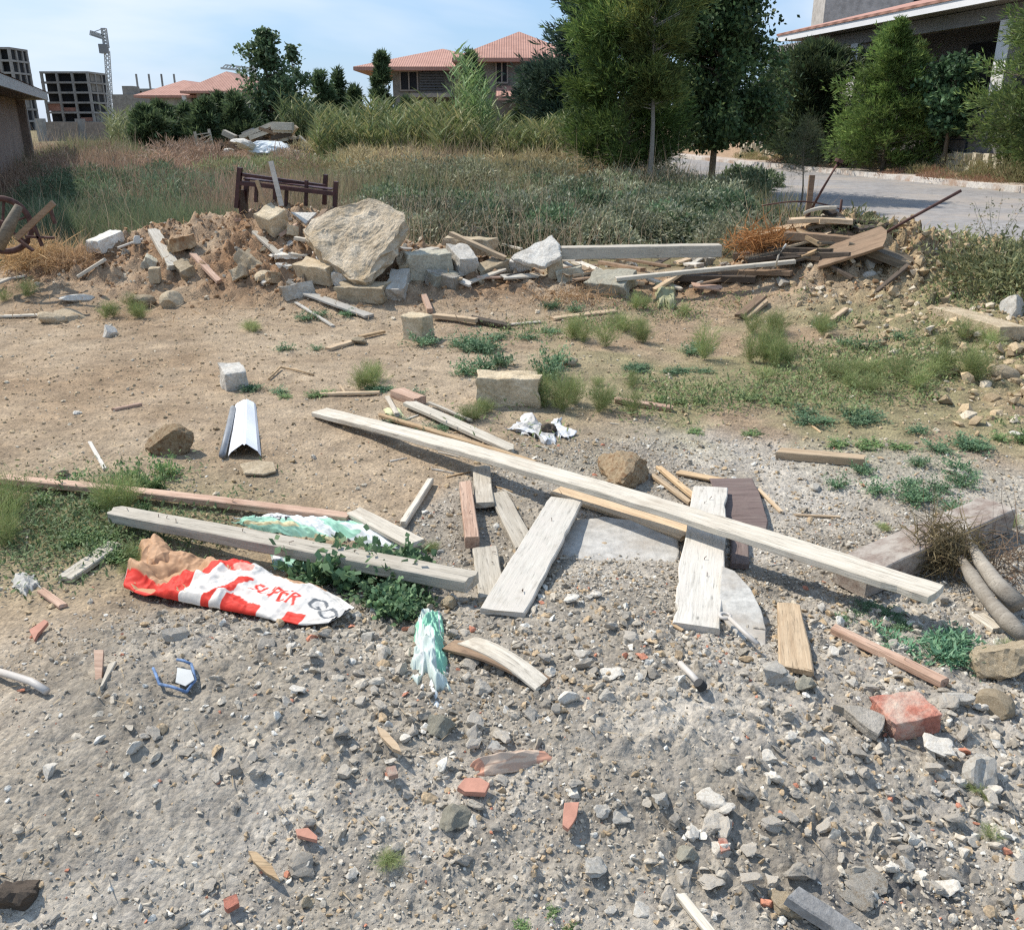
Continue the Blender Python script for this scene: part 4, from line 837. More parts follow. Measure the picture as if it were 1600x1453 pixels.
def ridged(x, y, o=4):
    s = 0; a = 1
    for i in range(o): s = s + a * (1 - np.abs(fbm(x * 1.9 ** i + i * 7, y * 1.9 ** i, 2)) * 2.4); a *= .5
    return s / 1.9
def crumple(name, q, colf, label, cat, amp=.03, lift=.02, fs=7, nx=150, ny=90, seed=0, mat='cloth', stretch=1.0, th=.0012, hump=0.0, edge=.12, group=None):
    """crumpled sheet over the ground between four photo points (far-left, far-right, near-right, near-left)"""
    P = [np.array(gp(*p)) for p in q]; u, v = np.meshgrid(np.linspace(0, 1, nx), np.linspace(0, 1, ny), indexing='xy')
    a = seed * 3.7; du = edge * fbm(v * 3 + a, u * 3, 3) * 1.0; dv = edge * fbm(u * 4 + a, v * 2 + 5, 3) * 1.6
    uu, vv = u + du * (.3 + np.abs(u - .5)), v + dv * (.3 + np.abs(v - .5))
    W = ((1 - uu) * (1 - vv))[..., None] * P[0] + (uu * (1 - vv))[..., None] * P[1] + (uu * vv)[..., None] * P[2] + ((1 - uu) * vv)[..., None] * P[3]
    L1 = np.linalg.norm(P[1] - P[0]); L2 = np.linalg.norm(P[3] - P[0])
    rg = ridged(uu * L1 * fs / stretch + a, vv * L2 * fs + a, 4)
    z = Hmac(W[..., 0], W[..., 1]) + lift + amp * rg + hump * np.clip(np.sin(np.pi * np.clip(u, 0, 1)) * np.sin(np.pi * np.clip(v, 0, 1)), 0, 1)
    e = np.minimum(np.minimum(u, 1 - u) * L1, np.minimum(v, 1 - v) * L2); z -= (lift + amp * .6) * np.exp(-e / .02) * .8
    W[..., 2] = z; C = colf(u, v, u * L1, v * L2, rg)
    idx = np.arange(nx * ny).reshape(ny, nx); F = np.stack([idx[:-1, :-1], idx[1:, :-1], idx[1:, 1:], idx[:-1, 1:]], -1).reshape(-1, 4)
    o = link(name, npmesh(name, W.reshape(-1, 3), [F], MT[mat], smooth=True, cols={'col': C.reshape(-1, 3)})); s = o.modifiers.new('s', 'SOLIDIFY'); s.thickness = th
    return tag(o, label, cat, group)
def pick(base, *layers):
    C = np.broadcast_to(np.array(base, float), layers[0][0].shape + (3,)).copy()
    for m_, c in layers: C[m_] = c
    return C
GRN = (.36, .62, .47); WH = (.72, .75, .74)
def c_bagA(u, v, U, V_, rg):
    m1 = fbm(u * 3 + 2, v * 3, 3) > .12; m2 = (fbm(u * 4, v * 4 + 7, 3) > .25)
    t1 = text_mask('VENI', U, V_, .13, .06, .05, math.pi + .25); t2 = text_mask('OAS', U, V_, .05, .025, .04, math.pi)
    return pick(WH, (m1, GRN), (m2, (.66, .58, .34)), (t1, (.03, .03, .04)), (t2, (.05, .05, .06)))
crumple('plastic_sack', [(362, 812), (560, 808), (668, 868), (385, 828)], c_bagA, 'white and green printed plastic sack spread behind the pale beam', 'plastic sack', amp=.03, lift=.01, fs=10, nx=260, ny=130, seed=2, hump=.03)
crumple('plastic_scrap', [(420, 852), (470, 862), (500, 900), (430, 892)], lambda u, v, U, V_, rg: pick(WH, (fbm(u * 3, v * 3, 2) > -.1, GRN), (text_mask('AZ', U, V_, .1, .05, .045, .4), (.05, .05, .06))),
        'green and white plastic scrap between the pale beam and the paper sack', 'plastic scrap', amp=.04, lift=.02, fs=7, seed=5)
crumple('plastic_scrap', [(650, 972), (690, 972), (702, 1076), (640, 1068)], lambda u, v, U, V_, rg: pick((.60, .68, .62), (fbm(u * 2, v * 3 + 3, 2) + u * .6 > .45, (.30, .62, .44)), (fbm(u * 9, v * 3, 2) > .45, (.72, .74, .70))),
        'pale green plastic scrap hanging down beside the bent veneer', 'plastic scrap', amp=.035, lift=.03, fs=11, seed=9, stretch=.5, hump=.03)
crumple('plastic_strip', [(668, 1066), (682, 1062), (688, 1108), (678, 1110)], lambda u, v, U, V_, rg: pick(WH, (u > 2, WH)), 'narrow white torn plastic strip below the green scrap', 'plastic strip', amp=.02, lift=.01, nx=40, ny=60, seed=3)
crumple('white_rag', [(800, 662), (872, 655), (893, 697), (812, 690)], lambda u, v, U, V_, rg: pick((.66, .66, .66), (fbm(u * 4, v * 4, 2) > .3, (.5, .48, .45))), 'dusty white rag twisted on the grey ground behind the long plank', 'rag', amp=.05, lift=.0, fs=5, seed=7, edge=.5)
mrock(858, 680, 30, MT['wdark'], 'dark brown clod lying on the dusty white rag', cat='clod', name='clod', sub=3, rough=.3)
crumple('yellow_scrap', [(598, 640), (625, 641), (632, 652), (604, 650)], lambda u, v, U, V_, rg: pick((.62, .62, .35), (u > 2, WH)), 'small yellowish plastic scrap near the far end of the long plank', 'plastic scrap', amp=.02, nx=40, ny=30)
crumple('cloth', [(735, 1192), (862, 1172), (868, 1196), (742, 1216)], lambda u, v, U, V_, rg: pick((.66, .50, .37), (fbm(u * 2, v * 14, 2) > .2, (.56, .38, .27)), ((u > .8) | (u < .1), (.62, .33, .22))), 'twisted beige and pink cloth strip in the gravel', 'cloth', amp=.03, lift=.012, fs=12, seed=4, stretch=5, edge=.16, hump=.02)
crumple('net_sack', [(1022, 452), (1052, 450), (1060, 488), (1026, 482)], lambda u, v, U, V_, rg: pick((.36, .35, .2), (rg > .8, (.5, .48, .33))), 'greenish net sack hanging from the thin board on the pile', 'sack', amp=.06, lift=.06, fs=6, seed=6)
crumple('plastic_strip', [(18, 908), (50, 900), (66, 925), (30, 930)], lambda u, v, U, V_, rg: pick((.5, .48, .43), (u > 2, WH)), 'small dusty plastic tangle below the yellowish plank', 'plastic strip', amp=.03, nx=60, ny=40, seed=8, edge=.4)
# the red paper sack -----------------------------------------------------------
A = gp(232, 903, .0); B = gp(536, 978, .0); AX = (B - A); AX.z = 0; Ls = AX.length; AX.normalize(); AY = Vector((-AX.y, AX.x, 0))
ns_, nt_ = 300, 170
s, t = np.meshgrid(np.linspace(0, 1, ns_), np.linspace(0, 1, nt_), indexing='ij'); th = t * 2 * np.pi      # th=0 near side, pi/2 top, pi far side
wid = np.interp(s, [0, .12, .3, .5, .7, .9, 1], [.13, .145, .145, .135, .12, .105, .065]); hei = np.interp(s, [0, .1, .25, .4, .6, .8, 1], [.065, .055, .06, .085, .055, .045, .010])
cr1 = (ridged(s * Ls * 7 + 3, np.cos(th) * wid * 9 + 5, 4) - .5) * .034 + (ridged(s * 2.6 + 9, np.cos(th) * 1.1 + 2, 2) - .5) * .035 + .010 * fbm(s * 14, np.cos(th) * 3, 3)
cr1 = cr1 * (1 - .45 * ss(s, .5, .62))
topz = np.clip(np.sin(th), 0, 1)
px = s * Ls - .04 * topz * (1 - ss(s, 0, .1)) + .05 * (1 - ss(s, 0, .05)) * np.cos(th)
py = np.cos(th) * wid * -1; pz = hei * np.where(np.sin(th) > 0, np.sin(th) ** .8, np.sin(th) * .25) + cr1 * (np.sin(th) > -.2)
pz = np.where(np.isfinite(pz), pz, 0)
pz = hei * np.sign(np.sin(th)) * np.abs(np.sin(th)) ** .8 * np.where(np.sin(th) > 0, 1, .2) + cr1 * np.clip(np.sin(th) + .3, 0, 1)
pz -= .055 * ss(s, .06, .16) * (1 - ss(s, .2, .3)) * topz          # collapsed throat
bx = A.x + AX.x * px + AY.x * py; by = A.y + AX.y * px + AY.y * py; bz = Hmac(bx, by) * .3 + .7 * (A.z + (B.z - A.z) * s) + pz + .035
arc = (t - .25) * 2.2 * wid.mean() * -1       # signed distance across the top, + to the far side
U = px; V_ = -(py)                              # flat coordinates seen from above: V_ + = near side
top = np.sin(th) > -.35
RED = (.62, .04, .025); KR = (.44, .26, .145); WHT = (.66, .62, .56); GRY = (.13, .14, .15)
nz = fbm(s * 5, t * 9, 3)
Vn = -V_ / wid                                   # -1 near ... +1 far
zone = np.empty(s.shape + (3,)); zone[:] = WHT
nq = fbm(s * 7, Vn * 2.2, 3) * .035; s_ = s + nq
red1 = (s_ < .43 + .05 * Vn) & (s > .0); zone[red1] = RED
zone[(s < .30 + .05 * nz + .06 * Vn) & (Vn > -.62 + .5 * s)] = KR
zone[(s > .38) & (s < .46) & (np.abs(Vn + .1) < .35)] = WHT
zone[(s > .36) & (s < .5) & (Vn < -.35)] = WHT
zone[((U / Ls - .47) ** 2 / .045 ** 2 + (Vn - .5) ** 2 / .22 ** 2) < 1] = (.74, .30, .24)
zone[(s > .42) & (s < .62) & (Vn > .25) & (((U / Ls - .47) ** 2 / .045 ** 2 + (Vn - .5) ** 2 / .22 ** 2) > 1) & (s < .50 - .1 * (1 - Vn))] = RED
zone[(np.abs(s_ - .545 - .04 * Vn) < .018) & (Vn < .1)] = RED
zone[(s > .56) & (s < .72) & (Vn < -.62 - 1.5 * (s - .62))] = RED
zone[(s > .82) & (s < .9) & (Vn < -.62)] = RED
zone[(Vn > .62 + 1.5 * np.abs(s - .7)) & (s > .56) & (s < .84)] = KR
zone[text_mask('SUPER', U, py, .72 * Ls, -.02, .078, -.03)] = RED
zone[text_mask('GO', U, py, .93 * Ls, -.015, .085, -.35)] = GRY
zone = np.clip(zone * (1 + .05 * nz[..., None]), 0, 1)
idx = np.arange(ns_ * nt_).reshape(ns_, nt_); F = np.stack([idx[:-1, :-1], idx[:-1, 1:], idx[1:, 1:], idx[1:, :-1]], -1).reshape(-1, 4)
pk = empty('paper_sack', A); tag(pk, 'torn red and white paper sack with brown lining lying behind the gravel heap', 'paper sack')
W = np.stack([bx, by, bz], -1)
o = link('outer_paper', npmesh('outer_paper', W.reshape(-1, 3), [F], MT['paper'], smooth=True, cols={'col': zone.reshape(-1, 3)}), pk); o.matrix_parent_inverse = Matrix.Translation(-pk.location)
k = 130; Wc = W[:k].copy(); cen = Wc.mean(1, keepdims=True); Wc = cen + (Wc - cen) * .965; Fi = F.reshape(ns_ - 1, nt_ - 1, 4)[:k - 1].reshape(-1, 4)
o = link('brown_lining', npmesh('brown_lining', Wc.reshape(-1, 3), [Fi[:, ::-1]], MT['paper'], smooth=True, cols={'col': np.tile(np.array(KR), (k * nt_, 1))}), pk); o.matrix_parent_inverse = Matrix.Translation(-pk.location)
crumple('paper_flap', [(212, 868), (262, 862), (296, 898), (232, 915)], lambda u, v, U, V_, rg: pick(KR, (u > 2, KR)), 'folded brown paper flap at the open mouth of the red sack', 'paper flap', amp=.035, lift=.06, fs=6, seed=12, mat='paper', hump=.04)
# ============================================================ FAR BUILDINGS
def tilemat():
    m, t, b, N, Lk = newmat('roof_tiles'); g = N('ShaderNodeNewGeometry'); P_ = g.outputs['Position']; a = noise(N, Lk, P_, 1.6, 5, .7); r = ramp(N, [(.3, (.36, .18, .13)), (.7, (.48, .26, .195))]); Lk(a, r.inputs[0])
    wv = N('ShaderNodeTexWave'); wv.bands_direction = 'Z'; wv.inputs['Scale'].default_value = 4.2; wv.inputs['Distortion'].default_value = .3; Lk(P_, wv.inputs[0]); w2 = N('ShaderNodeTexWave'); w2.bands_direction = 'X'; w2.inputs['Scale'].default_value = 2.6; Lk(P_, w2.inputs[0])
    r2 = ramp(N, [(.0, (.62,) * 3), (.35, (1,) * 3)]); Lk(wv.outputs['Fac'], r2.inputs[0]); c = mixc(N, Lk, r.outputs[0], r2.outputs[0], mode='MULTIPLY', fac=.35)
    Lk(c, b.inputs['Base Color']); b.inputs['Roughness'].default_value = .85; bp = N('ShaderNodeBump'); bp.inputs['Strength'].default_value = .6; bp.inputs['Distance'].default_value = .03; Lk(w2.outputs['Fac'], bp.inputs['Height']); Lk(bp.outputs[0], b.inputs['Normal']); return m
tile = tilemat()
wallm = stone('bare_masonry', (.20, .18, .155), (.31, .28, .24), 1.4, .5, rv=.1, dist=.05)
concf = stone('far_concrete', (.24, .22, .20), (.34, .32, .29), .6, .3, rv=.1)
darkm = plain('dark_opening', (.02, .02, .022), .8)
fasc = plain('eave_board', (.30, .25, .21), .7, .1)
def brickwall(name, c1, c2, mort, sc_, rot=False):
    m, t, b, N, Lk = newmat(name); tcn = N('ShaderNodeTexCoord'); mp = N('ShaderNodeMapping'); Lk(tcn.outputs['Object'], mp.inputs[0]); mp.inputs['Rotation'].default_value = (R(90), 0, R(90) if rot else 0)
    if rot: mp.inputs['Rotation'].default_value = (R(90), 0, R(90))
    br = N('ShaderNodeTexBrick'); Lk(mp.outputs[0], br.inputs[0]); br.inputs['Scale'].default_value = sc_
    for i, c in ((1, c1), (2, c2), (3, mort)): br.inputs[i].default_value = (*c, 1)
    a = noise(N, Lk, tcn.outputs['Object'], 1.2, 5, .7); r = ramp(N, [(.3, (.75,) * 3), (.7, (1.2,) * 3)]); Lk(a, r.inputs[0])
    Lk(mixc(N, Lk, br.outputs[0], r.outputs[0], mode='MULTIPLY', fac=1), b.inputs['Base Color']); b.inputs['Roughness'].default_value = .9; return m
def child(mb, name, mat, par, **k):
    o = mb.build(name, mat, par, **k); o.matrix_parent_inverse = par.matrix_world.inverted() if False else Matrix.Translation(-par.location); return o
def hip(mb, x0, x1, y0, y1, z, h, ov=.8, th=.18, alongx=True):
    x0 -= ov; x1 += ov; y0 -= ov; y1 += ov; w_ = min(x1 - x0, y1 - y0) / 2
    if (x1 - x0) > (y1 - y0): r0, r1 = (x0 + w_, (y0 + y1) / 2), (x1 - w_, (y0 + y1) / 2)
    else: r0, r1 = ((x0 + x1) / 2, y0 + w_), ((x0 + x1) / 2, y1 - w_)
    V = [(x0, y0, z), (x1, y0, z), (x1, y1, z), (x0, y1, z), (*r0, z + h), (*r1, z + h), (x0, y0, z - th), (x1, y0, z - th), (x1, y1, z - th), (x0, y1, z - th)]
    if (x1 - x0) > (y1 - y0): Fq = [[0, 1, 5, 4], [2, 3, 4, 5]]; Ft = [[1, 2, 5], [3, 0, 4]]
    else: Fq = [[1, 2, 5, 4], [3, 0, 4, 5]]; Ft = [[0, 1, 4], [2, 3, 5]]
    Fq += [[6, 7, 1, 0], [7, 8, 2, 1], [8, 9, 3, 2], [9, 6, 0, 3], [9, 8, 7, 6]]
    mb.add(V, [np.array(Fq), np.array(Ft)])
def opening(par, x, y, z, w_, h, name='window', axis='y', dark=True, frame=None):
    m = MB(); m.box((x, y, z), (w_, .06, h)); o = child(m, name, darkm, par); m = MB()
    for sx in (-1, 0, 1): m.box((x + sx * w_ / 2, y - .04, z), (.07, .09, h + .07))
    for sz in (-1, 1): m.box((x, y - .045, z + sz * h / 2), (w_ + .06, .07, .08))
    f = m.build('frame', fasc, o); return o
# centre villa at 48 m
D = 48.0
h1e = empty('villa', PD(720, 200, D)); tag(h1e, 'two storey bare masonry villa with salmon tiled hip roofs behind the reeds', 'house')
a = PD(712, 90, D); b_ = PD(905, 92, D); zt = PD(790, 57, D + 5).z; ze = a.z
m = MB(); m.box(((a.x + b_.x) / 2 + .1, D + 5.6, ze / 2), (b_.x - a.x - 1.2, 9, ze - .3)); child(m, 'wall', wallm, h1e)
m = MB(); hip(m, a.x + .6, b_.x - .4, D + 1.1, D + 10.1, ze, zt - ze + .1); child(m, 'roof', tile, h1e)
c = PD(572, 112, D + 3); d_ = PD(760, 104, D + 2); z2 = PD(640, 104, D + 2.3).z; zt2 = PD(680, 79, D + 8).z
m = MB(); m.box(((c.x + d_.x) / 2 + 1, D + 8, z2 / 2), (d_.x - c.x - .6, 9, z2 - .3)); child(m, 'wall', wallm, h1e)
m = MB(); hip(m, c.x + .2, d_.x + 1, D + 3.4, D + 12.4, z2, zt2 - z2); child(m, 'roof', tile, h1e)
for (u0, u1, v0, v1, dd) in ((625, 653, 112, 142, 3.45), (775, 793, 96, 130, 1.03), (832, 850, 94, 128, 1.03), (596, 606, 116, 132, 3.45), (870, 884, 96, 128, 1.03)):
    p = PD(u0, v0, D + dd); q = PD(u1, v1, D + dd); opening(h1e, (p.x + q.x) / 2, D + dd, (p.z + q.z) / 2, q.x - p.x, p.z - q.z)
m = MB()
for i in range(7):
    p = PD(656, 114 + i * 4.3, D + 3.4); q = PD(695, 114 + i * 4.3, D + 3.4); m.box(((p.x + q.x) / 2, D + 3.4, p.z), (q.x - p.x, .12, .07))
child(m, 'louvre_screen', plain('grey_louvres', (.12, .115, .11), .7), h1e)
p = PD(640, 146, D + 1); q = PD(703, 152, D + 1); m = MB(); m.box(((p.x + q.x) / 2, D + 2.4, (p.z + q.z) / 2), (q.x - p.x, 2.2, abs(p.z - q.z))); child(m, 'balcony', fasc, h1e)
p = PD(775, 132, D - .6); q = PD(866, 150, D - 2); m = MB(); m.add([(p.x, D + 1, p.z), (q.x, D + 1, p.z), (q.x, D - 1.6, q.z), (p.x, D - 1.6, q.z), (p.x, D + 1, p.z - .2), (q.x, D + 1, p.z - .2), (q.x, D - 1.6, q.z - .2), (p.x, D - 1.6, q.z - .2)], [np.array([[0, 3, 2, 1], [4, 5, 6, 7], [3, 7, 6, 2], [0, 4, 7, 3], [1, 2, 6, 5], [0, 1, 5, 4]])]); child(m, 'porch_roof', tile, h1e)
# left villa at 75 m
D = 75.0
h2 = empty('villa', PD(300, 200, D)); tag(h2, 'low far villa with orange hip roofs left of the dark round tree', 'house')
a = PD(288, 142, D); b_ = PD(392, 142, D); zt = PD(330, 121, D + 6).z
whm = stone('grey_render', (.34, .33, .30), (.44, .43, .40), .6, .2, rv=.05)
m = MB(); m.box(((a.x + b_.x) / 2, D + 6, a.z / 2), (b_.x - a.x - 1, 9.5, a.z - .3)); child(m, 'wall', whm, h2)
m = MB(); hip(m, a.x + .3, b_.x - .6, D + 1.2, D + 10.7, a.z, zt - a.z + .3); child(m, 'roof', tile, h2)
a = PD(215, 149, D + 2); b_ = PD(300, 149, D + 2); zt = PD(250, 133, D + 7).z
m = MB(); m.box(((a.x + b_.x) / 2, D + 8, a.z / 2), (b_.x - a.x - 1, 9.5, a.z - .3)); child(m, 'wall', whm, h2)
m = MB(); hip(m, a.x + .3, b_.x + .6, D + 3.2, D + 12.7, a.z, zt - a.z + .3); child(m, 'roof', tile, h2)
m = MB(); p = PD(290, 150, D + 1.2); q = PD(293, 180, D + 1.2); m.box(((p.x + q.x) / 2, D + .9, (p.z + q.z) / 2), (.3, .3, p.z - q.z)); child(m, 'column', plain('white_column', (.62, .6, .57)), h2)
opening(h2, PD(330, 155, D + 1.2).x, D + 1.2, PD(330, 155, D + 1.2).z, 1.6, 1.2)
# unfinished block at 230 m
def skeleton(u0, u1, vt, D, nfl, nb, lab, depth=22, name='unfinished_block', brick_from=0, seed=1, rods=False, side=None):
    p = PD(u0, vt, D); q = PD(u1, vt, D); e = empty(name, (p.x, D, 0)); tag(e, lab, 'building'); r = random.Random(seed)
    x0, x1, zt = p.x, q.x, p.z; fh = zt / nfl
    for i in range(nfl):
        m = MB(); z = (i + 1) * fh; m.box(((x0 + x1) / 2, D + depth / 2, z - .2), (x1 - x0, depth, .42)); child(m, 'floor_slab', concf, e)
    for i in range(nb + 1):
        x = x0 + .3 + (x1 - x0 - .6) * i / nb
        for dy in (-.02, depth / 3, 2 * depth / 3, depth + .02 - .6): m = MB(); m.box((x, D + .3 + dy, zt / 2), (.5, .6, zt)); child(m, 'column', concf, e)
    m = MB(); m.box(((x0 + x1) / 2, D + depth * .55, zt / 2), ((x1 - x0) * .94, depth * .75, zt * .985)); child(m, 'core', darkm, e)
    for i in range(nfl):
        for j in range(nb):
            if r.random() < (.65 if i < brick_from else .16):
                m = MB(); bw = (x1 - x0) / nb; h = fh * (1 if r.random() < .4 else .45); m.box((x0 + bw * (j + .5), D + .55, i * fh + h / 2), (bw * .86, .2, h * .86)); child(m, 'infill_wall', bricks, e)
        if r.random() < .5: m = MB(); m.box((x1 - .4, D + depth * .4, i * fh + fh * .45), (.2, depth * .5, fh * .8)); child(m, 'infill_wall', wallm, e)
    return e, x0, x1, zt
bricks = stone('far_brick', (.30, .15, .11), (.40, .22, .17), .5, .2, rv=.2)
skeleton(61, 137, 112, 230, 6, 3, 'dark unfinished concrete frame block near the tower crane', brick_from=3, seed=4, depth=11)
e, x0, x1, zt = skeleton(202, 262, 139, 180, 4, 3, 'low unfinished block with columns sticking up behind the far villa', seed=6, depth=14)
for i in range(4):
    m = MB(); m.box((x0 + (x1 - x0) * i / 3, 184.2, zt + 1.0), (.28, .3, 3.4)); child(m, 'column', concf, e)
p = PD(174, 148, 150); q = PD(212, 148, 150); e2 = empty('masonry_block', (p.x, 150, 0)); tag(e2, 'squat grey masonry building right of the tower crane', 'building')
m = MB(); m.box(((p.x + q.x) / 2, 155, p.z / 2), (q.x - p.x, 10, p.z)); child(m, 'wall', wallm, e2)
m = MB(); m.box(((p.x + q.x) / 2 - .3, 154, p.z + .6), (1.6, 3, 1.4)); child(m, 'stair_head', wallm, e2)
skeleton(-70, 14, 74, 215, 7, 5, 'tall unfinished block cut by the left edge', seed=9, brick_from=5, depth=8)
# wall of the lot, left brick house
e3 = empty('boundary_wall', PD(130, 205, 60)); tag(e3, 'low earth-coloured boundary wall in front of the unfinished block', 'wall')
p = PD(66, 199, 60); q = PD(224, 196, 64)
m = MB(); m.bar(Vector((p.x, 60, p.z - 1.0)), Vector((q.x, 66, p.z - 1.0)), .3, 2.6); child(m, 'panel', stone('earth_render', (.24, .19, .15), (.33, .27, .22), .8, .3, rv=0), e3)
for f in (.0, .33, .66, 1): m = MB(); xx = p.x + (q.x - p.x) * f; m.box((xx, 60 + 6 * f - .1, p.z - .9), (.45, .5, 2.8)); child(m, 'pier', concf, e3)
hx0, hy0, hx1, hy1 = -9.0, 15.6, -12.8, 25.0
lh = empty('brick_house', (hx1, hy1, 0)); tag(lh, 'brown brick house with a thin pale eave at the left edge', 'house')
dirv = Vector((hx1 - hx0, hy1 - hy0, 0)); Lw = dirv.length; ang = math.atan2(dirv.y, dirv.x)
bw = brickwall('brown_brick', (.27, .185, .135), (.33, .235, .18), (.30, .24, .19), 5.2)
def rotbox(name, lx, ly, lz, sx, sy, sz, mat):
    """box in house axes: lx along the wall from the near corner, ly into the house"""
    m = MB(); m.box((0, 0, 0), (sx, sy, sz)); o = m.build(name, mat, lh); n = Vector((-math.sin(ang), math.cos(ang), 0)); dx = Vector((math.cos(ang), math.sin(ang), 0))
    o.location = Vector((hx0, hy0, 0)) + dx * lx + n * ly + Vector((0, 0, lz)) - lh.location; o.rotation_euler = (0, 0, ang); return o
EZ = 2.2
rotbox('wall', Lw / 2 - 1.5, 3.0, EZ / 2, Lw + 3, 6, EZ, bw)
rotbox('corner_pier', Lw - .12, -.03, EZ / 2, .4, .3, EZ - .02, stone('pier', (.2, .15, .12), (.26, .2, .16), 3, .3))
rotbox('eave_board', Lw / 2 - 1.3, -.65, EZ + .1, Lw + 4.4, .06, .2, plain('pale_eave', (.46, .42, .38), .6))
rotbox('soffit', Lw / 2 - 1.3, 1.2, EZ + .03, Lw + 4.3, 3.6, .05, plain('soffit', (.16, .12, .10)))
m = MB(); x0, x1 = -4, Lw + .9; m.add([(x0, -.7, 0), (x1, -.7, 0), (x1 - 3.6, 3, .75), (x0, 3, .75), (x1, 6.7, 0), (x0, 6.7, 0)], [np.array([[0, 1, 2, 3], [3, 2, 4, 5]]), np.array([[1, 4, 2]])])
o = m.build('roof', tile, lh); o.location = Vector((hx0, hy0, EZ + .21)) - lh.location; o.rotation_euler = (0, 0, ang)
for ch in lh.children: pass
# right house above the road
rh = empty('roadside_house', (15, 30, 0)); tag(rh, 'large house across the road with a white eave over a dark terrace', 'house')
ex = lambda y: 18.41 - .17 * y
ed = Vector((-.17, 1, 0)).normalized(); en = Vector((1, .17, 0)).normalized()
def P(y, off, z): q = Vector((ex(y), y, 0)) + en * off; return (q.x, q.y, z)
def quadbar(name, y0, y1, o0, o1, z0, z1, mat):
    V = [P(y0, o0, z0), P(y1, o0, z0), P(y1, o1, z0), P(y0, o1, z0), P(y0, o0, z1), P(y1, o0, z1), P(y1, o1, z1), P(y0, o1, z1)]
    m = MB(); m.add(V, [np.array([[0, 1, 2, 3], [4, 7, 6, 5], [0, 4, 5, 1], [1, 5, 6, 2], [2, 6, 7, 3], [3, 7, 4, 0]])]); return child(m, name, mat, rh)
whitep = plain('white_render', (.72, .71, .70), .6, .05, 2)
quadbar('eave_board', 14, 42, 0, .12, 4.86, 5.16, whitep)
quadbar('soffit', 14, 42, .13, 3.2, 4.9, 4.96, plain('house_soffit', (.3, .26, .23)))  # soffit in one plain brownish grey
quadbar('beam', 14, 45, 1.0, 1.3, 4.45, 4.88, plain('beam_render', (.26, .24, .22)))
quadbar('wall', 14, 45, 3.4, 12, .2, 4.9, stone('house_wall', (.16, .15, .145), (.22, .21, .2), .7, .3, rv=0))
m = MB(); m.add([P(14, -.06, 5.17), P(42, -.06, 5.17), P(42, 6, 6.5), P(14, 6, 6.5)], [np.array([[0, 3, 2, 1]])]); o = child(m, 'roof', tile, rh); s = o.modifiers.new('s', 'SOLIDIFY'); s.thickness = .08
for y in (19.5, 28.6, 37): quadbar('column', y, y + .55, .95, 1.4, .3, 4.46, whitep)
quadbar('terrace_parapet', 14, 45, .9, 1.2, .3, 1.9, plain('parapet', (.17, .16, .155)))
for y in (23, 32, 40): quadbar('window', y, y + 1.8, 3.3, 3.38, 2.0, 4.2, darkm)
p = PD(1243, 60, 75); ab = empty('grey_block', (p.x, 75, 0)); tag(ab, 'tall grey rendered building rising behind the white eave', 'building')
m = MB(); m.box((p.x + 10.3, 77.6, 9), (16, 3, 19)); child(m, 'wall', stone('grey_block_wall', (.36, .34, .31), (.44, .42, .39), .4, .2, rv=0), ab)
for i in range(1, 3):
    for j in range(2): m = MB(); m.box((p.x + 5.2 + i * 4.5, 76.06, 6 + j * 4.2), (1.4, .1, 1.8)); child(m, 'window', darkm, ab)
# tower crane
def crane(u, vb, vt, D, lab, jib):
    p = PD(u, vb, D); q = PD(u, vt, D); c = empty('tower_crane', (p.x, D, 0)); tag(c, lab, 'crane'); st = plain('crane_steel', (.40, .40, .39), .5, .1); w2 = .36
    def latt(A_, B_, w_, n, r=.11):
        A_ = Vector(A_); B_ = Vector(B_); m = MB(); X = (B_ - A_).normalized(); Y = Vector((0, 1, 0)); Y = (Y - X * X.dot(Y)).normalized(); Z = X.cross(Y); cs = [(Y * a + Z * b) * w_ for a, b in ((-1, -1), (1, -1), (1, 1), (-1, 1))]
        for cc in cs: m.bar(A_ + cc, B_ + cc, r, r)
        for i in range(n):
            P0 = A_ + (B_ - A_) * i / n; P1 = A_ + (B_ - A_) * (i + 1) / n
            for j in range(4):
                m.bar(P0 + cs[j], P1 + cs[(j + 1) % 4], r * .8, r * .8); m.bar(P1 + cs[j], P1 + cs[(j + 1) % 4], r * .8, r * .8)
        return m
    zt = q.z; tv = PD(167, 80, D); top = Vector((tv.x, D, tv.z)); child(latt((p.x, D, -.5), top, w2, 20, .10), 'mast', st, c)
    tw = PD(162, 45, D); child(latt(top + Vector((0, 0, .5)), (tw.x, D, zt), .35, 6, .13), 'tower_head', st, c)
    m = MB(); m.box(top + Vector((-.3, -.5, .3)), (1.3, 1.2, 1.5)); child(m, 'cab', plain('cab_grey', (.2, .2, .2)), c)
    a, b_ = jib; J = Vector((PD(a, b_, D).x, D, PD(a, b_, D).z)); child(latt(top + Vector((-.3, 0, 2.2)), J, .35, 9, .13), 'jib', st, c)
    m = MB(); m.bar(J, Vector((tw.x, D, zt)), .12, .12); child(m, 'tie_rod', st, c)
crane(173, 196, 45, 175, 'tall pale tower crane beside the unfinished block', (142, 52))
c2 = empty('tower_crane', PD(400, 150, 260)); tag(c2, 'distant crane jib showing left of the dark round tree', 'crane'); st = plain('far_steel', (.5, .5, .48))
m = MB(); D = 260
m.bar(PD(345, 107, D), PD(395, 112, D), .5, .5); m.bar(PD(352, 102, D), PD(395, 107, D), .35, .35)
for i in range(9): m.bar(PD(347 + i * 5, 107 + i * .5, D), PD(352 + i * 5, 102.5 + i * .5, D), .25, .25)
m2 = m; child(m2, 'jib', st, c2); m = MB(); m.bar(PD(398, 200, D), PD(396, 98, D), 1.2, 1.2); child(m, 'mast', st, c2)

